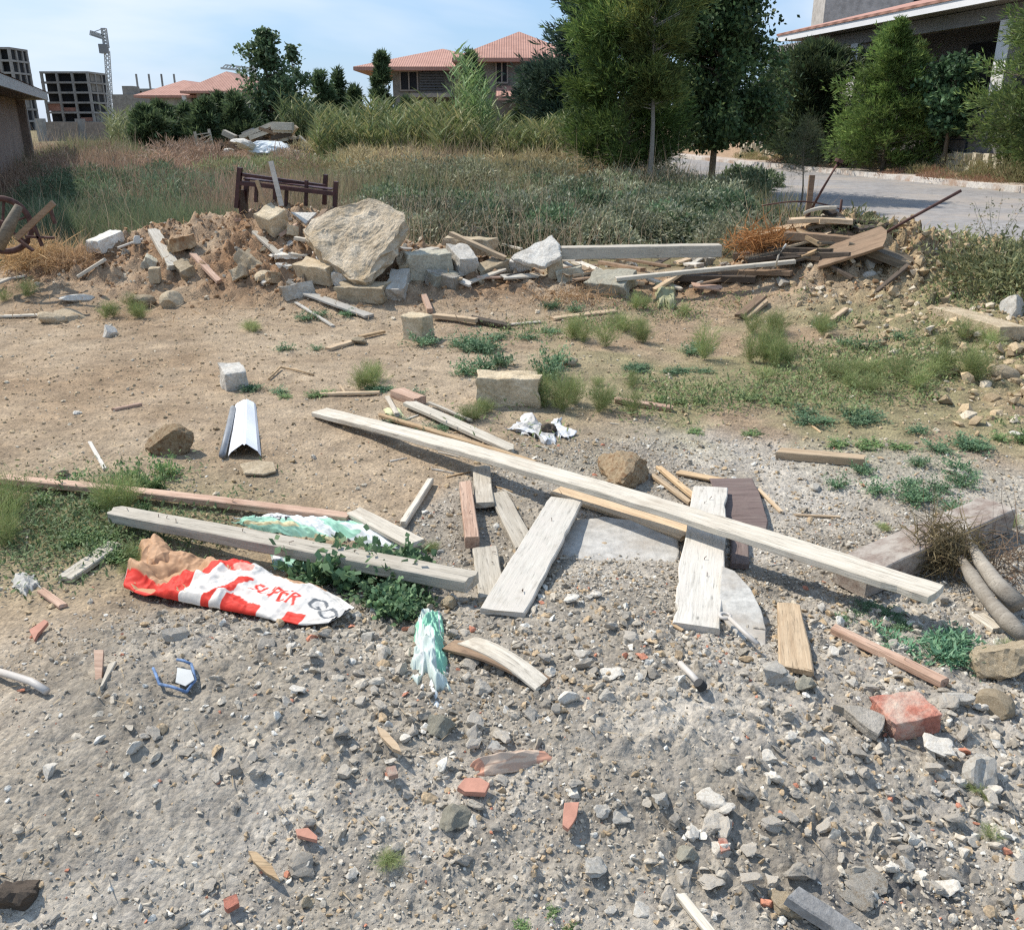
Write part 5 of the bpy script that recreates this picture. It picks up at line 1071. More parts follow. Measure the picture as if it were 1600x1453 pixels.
# ============================================================ VEGETATION
def leaves(Pn, D_, W_, L_, wr=.35):
    """diamond leaves. Pn base (n,3), D_ direction, W_ side direction, L_ lengths"""
    n = len(Pn); D_ = D_ / (np.linalg.norm(D_, axis=1, keepdims=True) + 1e-9); S = np.cross(D_, W_); S /= (np.linalg.norm(S, axis=1, keepdims=True) + 1e-9); L_ = L_[:, None]
    wr = wr if np.isscalar(wr) else wr[:, None]
    V = np.stack([Pn, Pn + D_ * L_ * .45 + S * L_ * wr * .5, Pn + D_ * L_, Pn + D_ * L_ * .45 - S * L_ * wr * .5], 1)
    F = np.arange(n * 4).reshape(n, 4); return V.reshape(-1, 3), F
def blades(Pn, D_, bend, L_, w_):
    """tapered 2-segment blades bending towards bend"""
    n = len(Pn); D_ = D_ / np.linalg.norm(D_, axis=1, keepdims=True); S = np.cross(D_, np.random.RandomState(1).normal(size=(n, 3))); S /= np.linalg.norm(S, axis=1, keepdims=True) + 1e-9
    L_ = L_[:, None]; w_ = w_[:, None] if not np.isscalar(w_) else w_; m = Pn + D_ * L_ * .5 + bend * L_ * .12; t = Pn + D_ * L_ * .92 + bend * L_ * .45
    V = np.stack([Pn - S * w_ * .5, Pn + S * w_ * .5, m + S * w_ * .38, m - S * w_ * .38, t], 1).reshape(-1, 3); i = np.arange(n) * 5
    return V, np.stack([i, i + 1, i + 2, i + 3], 1), np.stack([i + 3, i + 2, i + 4], 1)
def unit(r, n): a = r.normal(size=(n, 3)); return a / np.linalg.norm(a, axis=1, keepdims=True)
def colvar(r, n, base, var=.25, hue=None, k=4):
    C = np.array(base)[None] * r.uniform(1 - var, 1 + var, n)[:, None]
    if hue is not None: C = C + (np.array(hue)[None] - C) * (r.rand(n) ** 3)[:, None]
    return np.repeat(C, k, 0)
# --- weed prototypes (things) --------------------------------------------------
def leafy(seed, R_=.2, H_=.12, n=500, L=(.018, .035), wr=.6, col=(.14, .23, .09), hue=(.3, .36, .14)):
    r = np.random.RandomState(seed); k = 26; th = r.rand(k) * 6.28; el = r.uniform(.1, 1.0, k); ln = r.uniform(.55, 1.1, k)
    st = r.randint(0, k, n); f = r.uniform(.15, 1, n); d = np.stack([np.cos(th) * np.cos(el), np.sin(th) * np.cos(el), np.sin(el)], 1)
    P0 = d[st] * (f * ln[st])[:, None] * np.array([R_, R_, H_ * 1.3]); P0[:, 2] += .01 - .25 * H_ * (f ** 2) * (1 - np.sin(el[st])); P0 += r.normal(size=(n, 3)) * .012; P0[:, 2] = np.maximum(P0[:, 2], .004)
    D_ = d[st] * .6 + unit(r, n) * .8; D_[:, 2] = D_[:, 2] * .5 + .1; W = np.tile([0, 0, 1.], (n, 1)) + r.normal(size=(n, 3)) * .45
    V, F = leaves(P0, D_, W, r.uniform(*L, n), wr); C = colvar(r, n, col, .35, hue)
    sv, f4, f3 = blades(np.zeros((k, 3)), d * np.array([R_, R_, H_]), unit(r, k) * .2, ln * R_ * .95, .004); C2 = np.tile(np.array([.16, .17, .08]), (k * 5, 1))
    m = npmesh('weed', np.concatenate([V, sv]), [F, f4 + len(V), f3 + len(V)], MT['leaf'], cols={'col': np.concatenate([C, C2])}); return m
def feathery(seed, R_=.2, H_=.25, n=900, col=(.22, .29, .105), hue=(.42, .38, .18), w_=.0022):
    r = np.random.RandomState(seed); k = 40; bth = r.rand(k) * 6.28; be = r.uniform(.5, 1.5, k); bd = np.stack([np.cos(bth) * np.cos(be), np.sin(bth) * np.cos(be), np.sin(be)], 1)
    st = r.randint(0, k, n); f = r.rand(n) ** .7; P0 = bd[st] * f[:, None] * np.array([R_, R_, H_]) * r.uniform(.6, 1, n)[:, None]; P0 += r.normal(size=(n, 3)) * .01; P0[:, 2] = np.abs(P0[:, 2])
    D_ = bd[st] + unit(r, n) * .9; D_[:, 2] = np.abs(D_[:, 2]) * .8 + .1
    V, f4, f3 = blades(P0, D_, unit(r, n) * .3, r.uniform(.04, .11, n) * (H_ / .25) ** .5, w_); C = colvar(r, n, col, .35, hue, 5)
    return npmesh('weed', V, [f4, f3], MT['leaf'], cols={'col': C})
LE = [leafy(i) for i in range(3)]; BG = [leafy(10 + i, n=520, L=(.02, .04), wr=.4, col=(.12, .21, .11), hue=(.24, .34, .18)) for i in range(3)]
BL = [leafy(20 + i, R_=.26, H_=.2, n=420, L=(.035, .06), wr=.9, col=(.11, .19, .095), hue=(.22, .32, .15)) for i in range(2)]
FE = [feathery(30 + i) for i in range(4)]
LONG = [leafy(40 + i, R_=.3, H_=.16, n=260, L=(.05, .10), wr=.25, col=(.12, .25, .14), hue=(.26, .4, .24)) for i in range(2)]
def weed(u, v, px, protos, label, hs=1.0, n=1, name='weed', asp=1.0):
    """a plant px photo pixels wide based at (u,v); n>1 = bigger clump from n merged crowns"""
    hs = hs * (1.3 if protos is FE else 1.35); px = px * (1.22 if v < 800 else 1.08); p = gp(u, v); s = px / (FPX / (p.y * CP + CAM_H * SP)) / .42; r = random.Random(int(u * 31 + v))
    if n == 1: me = r.choice(protos); o = link(name, me, loc=p); o.scale = (s, s * asp, s * hs)
    else:
        Vs, F4, F3, Cs, off = [], [], [], [], 0
        for i in range(n):
            me = r.choice(protos); nv = len(me.vertices); V = np.empty(nv * 3, np.float32); me.vertices.foreach_get('co', V); V = V.reshape(-1, 3)
            C = np.empty(nv * 4, np.float32); me.color_attributes['col'].data.foreach_get('color', C); C = C.reshape(-1, 4)[:, :3] * r.uniform(.75, 1.25)
            a = r.random() * 6.28; sc_ = s * r.uniform(.7, 1.05) / (n ** .36); ca, sa = math.cos(a), math.sin(a); V = V @ np.array([[ca, sa, 0], [-sa, ca, 0], [0, 0, hs]]) * sc_
            th = r.random() * 6.28; rad = .27 * s * r.random() ** .5; dx, dy = rad * math.cos(th), rad * asp * math.sin(th); V = V + np.array([dx, dy, h1(p.x + dx, p.y + dy) - p.z])
            tot = np.empty(len(me.polygons), np.int32); me.polygons.foreach_get('loop_total', tot); lv = np.empty(len(me.loops), np.int32); me.loops.foreach_get('vertex_index', lv)
            st = np.concatenate([[0], np.cumsum(tot)[:-1]]); i4 = st[tot == 4]; i3 = st[tot == 3]; F4.append(np.stack([lv[i4 + j] for j in range(4)], 1) + off)
            if len(i3): F3.append(np.stack([lv[i3 + j] for j in range(3)], 1) + off)
            Vs.append(V); Cs.append(C); off += nv
        o = link(name, npmesh(name, np.concatenate(Vs), [np.concatenate(F4)] + ([np.concatenate(F3)] if F3 else []), MT['leaf'], cols={'col': np.concatenate(Cs)}), loc=p)
    return tag(o, label, 'plant')
WL = [
 (60, 812, 230, FE, 'wide feathery green weed clump at the left edge below the reddish board', .9, 9, .6), (150, 862, 170, LE, 'green weed patch around the end of the pale beam', .6, 7, .6),
 (222, 768, 120, LE, 'leafy green weed growing over the reddish board', 1.3, 6, .6), (40, 775, 120, LE, 'dark leafy weed under the start of the reddish board', .9, 5, .6),
 (180, 800, 90, LE, 'bushy green weed at the left end of the pale beam', 1.2, 4, .6), (215, 885, 110, FE, 'feathery weed behind the mouth of the paper sack', .5, 4, .5),
 (560, 930, 190, BL, 'broad-leaved dark weed right of the paper sack', 1.0, 5, .7), (622, 972, 160, BL, 'broad-leaved dark weed behind the green scrap', .9, 5, .7),
 (585, 900, 120, BL, 'broad-leaved dark weed under the near edge of the pale beam', .8, 4, .5), (505, 818, 60, LE, 'small green weed growing through the plastic sack', .8, 3, .6), (690, 870, 70, FE, 'thin yellowish grass beside the pale board end', .5, 2, .6), (330, 850, 60, BG, 'small dark weed between the pale beam and the paper sack', .8, 2, .6),
 (680, 545, 130, BG, 'blue-green low weed right of the squarish limestone block', .6, 6, .45), (480, 548, 50, BG, 'small blue-green weed left of the crossed sticks', .6, 2, .5),
 (822, 582, 130, BG, 'blue-green weed behind the lone limestone block', .9, 6, .5), (900, 645, 125, FE, 'dense feathery green weed right of the lone limestone block', 1.1, 9, .6), (960, 600, 60, FE, 'thin feathery weed behind the dense feathery weed', .6, 3, .5),
 (935, 538, 110, FE, 'feathery weed in front of the flat greenish board', .9, 6, .5), (1000, 520, 70, FE, 'light green tuft right of the feathery weed', .7, 3, .5),
 (1160, 565, 130, FE, 'bushy light green weed on the right side of the lot', 1.1, 9, .5), (1090, 550, 70, BG, 'blue-green weed left of the bushy light green weed', .7, 3, .5), (1225, 525, 90, FE, 'feathery green weed at the foot of the right slope', .9, 5, .5),
 (1300, 655, 130, BG, 'dark blue-green low weed patch at right middle', .5, 7, .5), (1440, 760, 170, BG, 'largest blue-green weed behind the thick dusty beam', .75, 12, .7), (1500, 690, 120, BG, 'straggly blue-green weed right of the largest one', .5, 5, .5),
 (1355, 695, 90, LE, 'thin green weed behind the short tan timber', .4, 4, .5), (1380, 600, 130, FE, 'sparse green weed patch on the right slope', .5, 5, .5), (1500, 600, 120, FE, 'pale green weed patch at the far right', .9, 6, .5), (1260, 590, 110, FE, 'sparse olive weed patch beyond the dark low patch', .5, 4, .5),
 (1500, 545, 100, FE, 'thin green weed high on the right slope', .6, 4, .5), (1380, 535, 90, BG, 'small blue-green weed on the yellowish slope', .5, 3, .5), (1575, 690, 80, LE, 'green weed at the right edge behind the beam', .6, 3, .5),
 (1070, 630, 60, LE, 'small green weed right of the small reddish plank', .7, 3, .6), (1130, 680, 60, LE, 'tiny straggly weed on the grey ground', .3, 2, .6), (760, 650, 90, FE, 'thin green grass left of the lone limestone block', .5, 4, .5), (665, 665, 90, BG, 'dark weed between the long plank and the orange batten', .45, 4, .5),
 (540, 602, 90, FE, 'yellow-green tuft above the far end of the long plank', .8, 4, .5), (415, 610, 70, BG, 'small blue-green weed right of the pale block end', .5, 3, .5), (470, 616, 60, LE, 'low green weed patch above the far end of the long plank', .4, 3, .5), (640, 612, 90, BG, 'low dark weed beside the reddish offcut', .3, 3, .5),
 (207, 490, 80, FE, 'bright green tuft at the left foot of the earth mound', .8, 5, .5), (380, 518, 50, FE, 'small yellow-green tuft on the bare ground', .5, 2, .5), (30, 465, 60, FE, 'small green tuft under the straw patch', .7, 2, .5), (522, 500, 60, BG, 'small blue-green weed under the grey board at the mound foot', .6, 3, .5),
 (885, 485, 50, BG, 'blue-green weed under the timber pile', 1.0, 3, .5), (1030, 490, 60, FE, 'green weed under the net sack', .8, 3, .5), (830, 525, 70, BG, 'flat blue-green weed in front of the dark rotten plank', .4, 3, .5), (1290, 510, 60, BG, 'small weed below the black plank of the timber stack', .4, 2, .5),
 (1455, 1035, 130, LONG, 'long-leaved bluish green plant beside the narrow batten', .7, 5, .6), (1370, 975, 110, BG, 'dark low weed along the plank shadow', .4, 5, .5), (1310, 955, 80, BG, 'small dark weed left of the low weed in the plank shadow', .35, 3, .5), (1535, 1010, 80, FE, 'yellowish grass beside the big yellowish boulder', .5, 3, .6),
 (1570, 830, 70, FE, 'green grass tuft at the end of the thick dusty beam', .6, 3, .6), (1590, 1330, 90, FE, 'green weed tuft low at the right edge', .5, 3, .6), (1545, 1240, 60, FE, 'thin dry grass on the right gravel slope', .4, 2, .6), (570, 1355, 90, FE, 'sparse green grass in the middle of the gravel', .25, 2, .7), (855, 1448, 70, LE, 'small green weed cut by the bottom edge', .5, 3, .6),
 (1405, 830, 50, FE, 'faint grey-green tuft on the grey ground behind the beam', .35, 2, .6), (1175, 625, 70, LE, 'thin green weed in the middle right of the lot', .3, 2, .5), (1290, 420, 40, FE, 'little yellow tuft in the timber stack', .5, 1, .5), (995, 580, 90, BG, 'flat dull green weed in the middle distance', .3, 4, .5), (1050, 578, 70, BG, 'second flat dull green weed right of the first', .3, 3, .5)]
for (u, v, px, pr, lb, hs, n, asp) in WL: weed(u, v, px, pr, lb, hs, n, asp=asp)
# thin ground cover and straw litter: stuff
def cover(name, n, box, wfn, cf, L, wr, seed, lift, flat):
    r = np.random.RandomState(seed); x = r.uniform(box[0], box[1], n * 12); y = r.uniform(box[2], box[3], n * 12); k = r.rand(n * 12) < wfn(x, y); x = x[k][:n]; y = y[k][:n]; n = len(x)
    P0 = np.stack([x, y, H(x, y) + r.uniform(0, 1, n) ** 2 * lift + .003], 1); D_ = unit(r, n); D_[:, 2] = np.abs(D_[:, 2]) * flat; V, F = leaves(P0, D_, np.tile([0, 0, 1.], (n, 1)) + r.normal(size=(n, 3)) * .3, r.uniform(*L, n), wr)
    return tag(link(name, npmesh(name, V, [F], MT['leaf'], cols={'col': np.repeat(cf(r, n), 4, 0)})), kind='stuff')
gz = lambda x, y: ss(x, -.6, .8) * ss(y, 4.3, 5.2) * (1 - ss(y, 7.6, 8.3)) * ss(fbm(x * .9 + 4, y * 1.1, 3) + .35 * fbm(x * 4, y * 4, 2), -.12, .3)
cover('ground_cover', 26000, (-.6, 5.2, 4.2, 8.3), gz, lambda r, n: np.array([.18, .225, .09]) * r.uniform(.6, 1.5, n)[:, None], (.015, .045), .3, 81, .06, .8)
cover('ground_cover', 7000, (-2.7, -1.0, 2.8, 4.3), lambda x, y: np.exp(-((x + 1.8) / .45) ** 2 - ((y - 3.5) / .42) ** 2) * ss(fbm(x * 3, y * 3, 2), -.4, .2), lambda r, n: np.array([.14, .19, .08]) * r.uniform(.6, 1.4, n)[:, None], (.012, .035), .3, 82, .05, .8)
cover('straw_litter', 5000, (-4.5, 4.5, 1.4, 8.5), lambda x, y: .5 + 0 * x, lambda r, n: np.array([.46, .36, .23]) * r.uniform(.6, 1.3, n)[:, None], (.02, .07), .06, 83, .004, .12)
cover('straw_litter', 5000, (-4.5, 5.5, 7.4, 9.6), lambda x, y: .5 + 0 * x, lambda r, n: np.array([.42, .30, .18]) * r.uniform(.6, 1.3, n)[:, None], (.04, .14), .07, 84, .02, .3)
# dead root tangle on the right
def tangle(name, C_, R_, n, label, cat, col, seed=0, w_=.004, L=(.1, .25), kind=None):
    r = np.random.RandomState(seed); P0 = np.array(C_) + unit(r, n) * np.array(R_) * (r.rand(n) ** .5)[:, None]; P0[:, 2] = np.maximum(P0[:, 2], C_[2] - R_[2] * .6)
    V, f4, f3 = blades(P0, unit(r, n), unit(r, n) * 1.2, r.uniform(*L, n), w_); o = link(name, npmesh(name, V, [f4, f3], MT['dry'], cols={'col': colvar(r, n, col, .4, None, 5)})); return tag(o, label, cat, kind=kind)
p = gp(1488, 915); tangle('dry_bush', (p.x, p.y + .1, p.z + .11), (.13, .12, .13), 900, 'dried brown root bush at the end of the long plank', 'dry bush', (.20, .16, .09), 3, L=(.05, .14))
p = gp(1195, 408); tangle('dry_roots', (p.x, p.y, p.z + .16), (.42, .15, .14), 700, 'orange-brown dry roots stuffed in the timber stack', 'dry roots', (.40, .20, .08), 4, w_=.009, L=(.1, .25))
p = gp(1560, 900); tangle('dry_twigs', (p.x, p.y, p.z + .05), (.25, .3, .07), 300, 'loose dry twigs around the thick root', 'dry twigs', (.18, .13, .09), 5, L=(.1, .25))
p = gp(45, 432); tangle('straw_patch', (p.x, p.y + .2, p.z + .12), (.42, .35, .16), 1100, 'patch of golden straw at the left edge below the rusty frame', 'straw', (.52, .36, .19), 6, w_=.008, L=(.12, .3))
p = gp(105, 428); tangle('straw_patch', (p.x, p.y + .1, p.z + .06), (.32, .25, .1), 500, 'thinner straw patch right of the golden straw', 'straw', (.45, .30, .17), 7, w_=.007, L=(.12, .28))
p = gp(890, 470); tangle('dry_stalks', (p.x, p.y, p.z + .04), (.5, .3, .05), 350, 'dry stalks on the soil below the timber pile', 'dry stalks', (.42, .28, .16), 8, w_=.007, L=(.08, .2))

# --- field (stuff) ---------------------------------------------------------------
def field(name, n, yr, xr, hf, wf, cf, seed, w0=.006, lean=.35, bendk=.8):
    r = np.random.RandomState(seed); y = yr[0] * (yr[1] / yr[0]) ** r.rand(n * 5); x = (xr[0] + (xr[1] - xr[0]) * r.rand(n * 5)) * (y + 1)
    k = r.rand(n * 5) < wf(x, y); x = x[k][:n]; y = y[k][:n]; n = len(x); P0 = np.stack([x, y, Hmac(x, y)], 1); h = hf(x, y, r)
    D_ = unit(r, n) * lean; D_[:, 2] = 1; V, f4, f3 = blades(P0, D_, unit(r, n) * bendk, h, w0 * (1 + y / 9)); C = np.repeat(cf(x, y, r), 5, 0)
    return tag(link(name, npmesh(name, V, [f4, f3], MT['dry'], cols={'col': C})), kind='stuff')
offroad = lambda x, y: 1 - ss(x - road_near(y), -1.1, -.5)
behind = lambda x, y: ss(y - np.interp(x, _mx, _my) - .7 * ss(x, -1.5, -.5), .7, 1.3)
inside_house = lambda x, y: ((x - hx0) * dirv.y - (y - hy0) * dirv.x) > -0.3
def mixg(x, y, r):
    n = len(x); pk = (.25 + 1.7 * fbm(x * .16 + 3, y * .22, 3) + .5 * ss(-x / y, .22, .3) * ss(y, 12, 15) * (1 - ss(y, 22, 30)) - .5 * ss(-x / y, .2, .35) * ss(14 - y, 0, 4))[:, None]
    A_ = np.array([.40, .28, .20]); B_ = np.array([.23, .25, .12]); C_ = np.array([.48, .40, .20]); yl = (ss(x / (y + 1), -.16, .02) * ss(y, 13, 18))[:, None]
    c = B_ + (A_ - B_) * np.clip(pk + .2 * r.normal(size=(n, 1)), 0, 1); c = c + (C_ - c) * yl * r.rand(n, 1); return c * r.uniform(.6, 1.3, n)[:, None]
field('grass', 120000, (10.2, 46), (-.78, .55), lambda x, y, r: r.uniform(.18, .6, len(x)) * (.55 + .7 * ss(fbm(x * .5, y * .4 + 7, 3), -.4, .4)) * (1 - .62 * ss(x / y, -.42, -.37) * (1 - ss(x / y, -.16, -.12)) * ss(y, 17, 21) * (1 - ss(y, 33, 36))), lambda x, y: offroad(x, y) * behind(x, y) * inside_house(x, y) * (1 - 1.0 * ss(x / y, -.2, -.13) * (1 - ss(y, 15, 18))), mixg, 21, w0=.0045)
field('dry_stalks', 4500, (11, 34), (-.7, .3), lambda x, y, r: r.uniform(.5, 1.0, len(x)), lambda x, y: offroad(x, y) * behind(x, y) * ss(fbm(x * .4, y * .4, 2), -.2, .3) * (1 - ss(x / y, -.42, -.37) * (1 - ss(x / y, -.16, -.12))), lambda x, y, r: np.array([.42, .32, .22]) * r.uniform(.6, 1.3, len(x))[:, None], 25, w0=.003, lean=.35, bendk=1.2)
# green feathery weeds on the left, behind the mound
field('green_weeds', 60000, (9.6, 15), (-.62, -.17), lambda x, y, r: r.uniform(.15, .55, len(x)) * (.6 + .8 * ss(fbm(x * .8, y * .8, 2), -.3, .4)), lambda x, y: behind(x - .0, y + .5) * (1 - ss(x / (y + 1), -.28, -.2) * ss(y, 9, 10)) * ss(fbm(x * .7 + 2, y * .6, 3), -.5, .1) * (1 - ss(y, 13, 15)),
      lambda x, y, r: (np.array([.14, .20, .10]) + (np.array([.28, .30, .17]) - np.array([.17, .23, .115])) * r.rand(len(x), 1)) * r.uniform(.6, 1.3, len(x))[:, None], 22, w0=.0035, lean=.8)
shrubs_later = 1
# low grey-green shrubs between the mound and the field
def shrubs(name, boxes, nclump, per, seed, col, hue, R0=(.35, .7), H0=(.35, .6), L=(.02, .045), wr=.4, wfn=None):
    r = np.random.RandomState(seed); Ps, Ds, Hs = [], [], []
    for _ in range(nclump):
        for _t in range(40):
            u = r.uniform(boxes[0], boxes[1]); v = r.uniform(boxes[2], boxes[3]); p = gp(u, v)
            if wfn is None or wfn(p): break
        rr_ = r.uniform(*R0); hh = r.uniform(*H0); n = int(per * (rr_ / R0[1]) ** 2); d = unit(r, n); d[:, 2] = np.abs(d[:, 2]); f = r.uniform(.55, 1.05, n) ** .6
        q = d * f[:, None] * np.array([rr_, rr_, hh]); q *= (1 + .35 * fbm(d[:, 0] * 3 + _, d[:, 1] * 3 + d[:, 2] * 3, 3))[:, None]
        q += np.array([p.x, p.y, float(Hmac(p.x, p.y))]); Ps.append(q); Ds.append(d); Hs.append(np.full(n, r.uniform(.55, 1.35)))
    P0 = np.concatenate(Ps); d = np.concatenate(Ds); n = len(P0); D_ = d + unit(r, n) * 1.1; V, F = leaves(P0, D_, unit(r, n), r.uniform(*L, n) * (1 + P0[:, 1] / 25), wr)
    C = colvar(r, n, col, .35, hue) * np.repeat(np.concatenate(Hs), 4)[:, None]; return tag(link(name, npmesh(name, V, [F], MT['leaf'], cols={'col': C})), kind='stuff')
shrubs('green_weeds', (70, 385, 292, 392), 85, 1500, 36, (.13, .19, .10), (.27, .31, .19), R0=(.3, .6), H0=(.3, .62), L=(.04, .10), wr=.10, wfn=lambda p: p.y > 9.9)
shrubs('undergrowth', (545, 1160, 318, 396), 62, 2600, 31, (.19, .205, .12), (.48, .48, .34), H0=(.25, .55), L=(.03, .06), wr=.34, wfn=lambda p: p.y > 10.4 and p.x < 4.6)
shrubs('undergrowth', (540, 1080, 284, 318), 46, 1500, 32, (.20, .21, .12), (.44, .41, .27), R0=(.4, .9), H0=(.25, .65), L=(.03, .06), wr=.3, wfn=lambda p: p.x < 4.0)
shrubs('undergrowth', (700, 1160, 345, 385), 30, 2300, 33, (.11, .18, .09), (.3, .38, .22), R0=(.35, .6), H0=(.32, .55), L=(.03, .06), wfn=lambda p: p.y > 10.2)
shrubs('dry_bushes', (60, 460, 236, 300), 60, 900, 37, (.36, .235, .165), (.50, .38, .27), R0=(.4, .9), H0=(.25, .6), L=(.06, .14), wr=.07, wfn=lambda p: p.x < -2)
shrubs('dry_bushes', (480, 900, 236, 282), 60, 900, 38, (.40, .32, .17), (.56, .48, .26), R0=(.4, .9), H0=(.25, .55), L=(.06, .16), wr=.07, wfn=lambda p: p.x < 3.5)
shrubs('dry_bushes', (330, 620, 250, 300), 26, 700, 39, (.20, .24, .11), (.42, .38, .2), R0=(.4, .8), H0=(.15, .35), L=(.06, .14), wr=.08)
shrubs('undergrowth', (560, 1190, 296, 372), 70, 2400, 58, (.12, .165, .08), (.34, .38, .24), R0=(.45, .8), H0=(.3, .5), L=(.03, .06), wr=.36, wfn=lambda p: p.y > 10.6 and p.x < road_near(p.y) - .35)
shrubs('undergrowth', (1150, 1190, 290, 312), 5, 1500, 59, (.12, .165, .08), (.34, .38, .22), R0=(.4, .7), H0=(.4, .6), L=(.04, .08), wr=.36)
# verge on the right of the timber stack
shrubs('verge_weeds', (1345, 1640, 395, 470), 40, 600, 34, (.19, .21, .10), (.40, .36, .18), R0=(.2, .45), H0=(.1, .26), L=(.03, .06), wr=.25, wfn=lambda p: p.x < road_near(p.y) + .1 and p.x > 3.9)
shrubs('verge_weeds', (1150, 1400, 335, 360), 22, 600, 35, (.13, .15, .07), (.3, .28, .15), R0=(.2, .4), H0=(.08, .2), L=(.03, .06), wr=.25, wfn=lambda p: p.x < road_near(p.y) + .1)
# weeds at the far side of the road
def farweeds(seed, n, off, col, R_, H_, yr):
    r = np.random.RandomState(seed); Ps = []; D0 = []
    for i in range(n):
        y = r.uniform(*yr); x = float(road_far(y)) + r.uniform(*off); k = 500; d = unit(r, k); d[:, 2] = np.abs(d[:, 2]); rad = r.uniform(*R_); h = r.uniform(*H_)
        Ps.append(d * (r.rand(k) ** .4)[:, None] * np.array([rad, rad * 1.3, h]) + np.array([x, y, float(Hmac(x, y)) + .05])); D0.append(d)
    P0 = np.concatenate(Ps); d = np.concatenate(D0); m = len(P0); V, F = leaves(P0, d * .6 + unit(r, m) * .6 + np.array([0, 0, .5]), unit(r, m), r.uniform(.06, .16, m), .12)
    return tag(link('roadside_weeds', npmesh('roadside_weeds', V, [F], MT['dry'], cols={'col': colvar(r, m, col, .35, (.36, .27, .16))})), kind='stuff')
farweeds(41, 22, (1.0, 2.2), (.30, .29, .14), (.25, .6), (.12, .35), (21, 44)); farweeds(42, 26, (.3, 1.6), (.34, .2, .14), (.3, .6), (.08, .2), (18, 40)); farweeds(43, 8, (.7, 1.6), (.21, .22, .11), (.5, .9), (.55, .9), (24.5, 27.5))
# reeds
def reedband(name, n, ur, D0, hr, seed, col, hue):
    r = np.random.RandomState(seed); u = r.uniform(*ur, n); y = r.uniform(*D0, n); x = (u - 800) / 1400 * (y * CP + .6); z = Hmac(x, y); h = r.uniform(*hr, n) * (.75 + .5 * ss(fbm(x * .5, y * .3, 2), -.4, .4))
    D_ = unit(r, n) * .10; D_[:, 2] = 1; P0 = np.stack([x, y, z], 1); V1, a4, a3 = blades(P0, D_, unit(r, n) * .3, h, .035); k = 9; f = r.uniform(.2, 1, (n, k)); base = P0[:, None] + (D_ / np.linalg.norm(D_, axis=1, keepdims=True))[:, None] * (f * h[:, None])[..., None]
    base = base.reshape(-1, 3); m = len(base); az = r.rand(m) * 6.28; dd = np.stack([np.cos(az), np.sin(az), np.full(m, 1.7)], 1); V2, b4, b3 = blades(base, dd, np.stack([np.cos(az), np.sin(az), np.full(m, -.6)], 1) * .6, r.uniform(.3, .65, m), .045)
    C = np.concatenate([colvar(r, n, (.26, .26, .12), .3, None, 5), colvar(r, m, col, .35, hue, 5)])
    return tag(link(name, npmesh(name, np.concatenate([V1, V2]), [np.concatenate([a4, b4 + len(V1)]), np.concatenate([a3, b3 + len(V1)])], MT['leaf'], cols={'col': C})), kind='stuff')
reedband('reeds', 900, (500, 690), (27, 33), (.4, 1.4), 51, (.16, .205, .08), (.40, .36, .16)); reedband('reeds', 420, (440, 540), (34, 38), (.8, 1.6), 56, (.15, .2, .085), (.36, .34, .16)); reedband('reeds', 1000, (680, 885), (25, 31), (.3, 1.2), 52, (.17, .21, .08), (.44, .39, .18)); reedband('reeds', 90, (715, 765), (26, 29), (1.5, 2.5), 53, (.19, .29, .11), (.38, .42, .19))
reedband('reeds', 260, (180, 300), (34, 42), (.7, 1.3), 54, (.2, .23, .11), (.4, .38, .2))
shrubs('undergrowth', (450, 900, 200, 235), 30, 500, 57, (.14, .19, .08), (.38, .35, .16), R0=(.6, 1.2), H0=(.5, 1.2), L=(.1, .22), wr=.12)

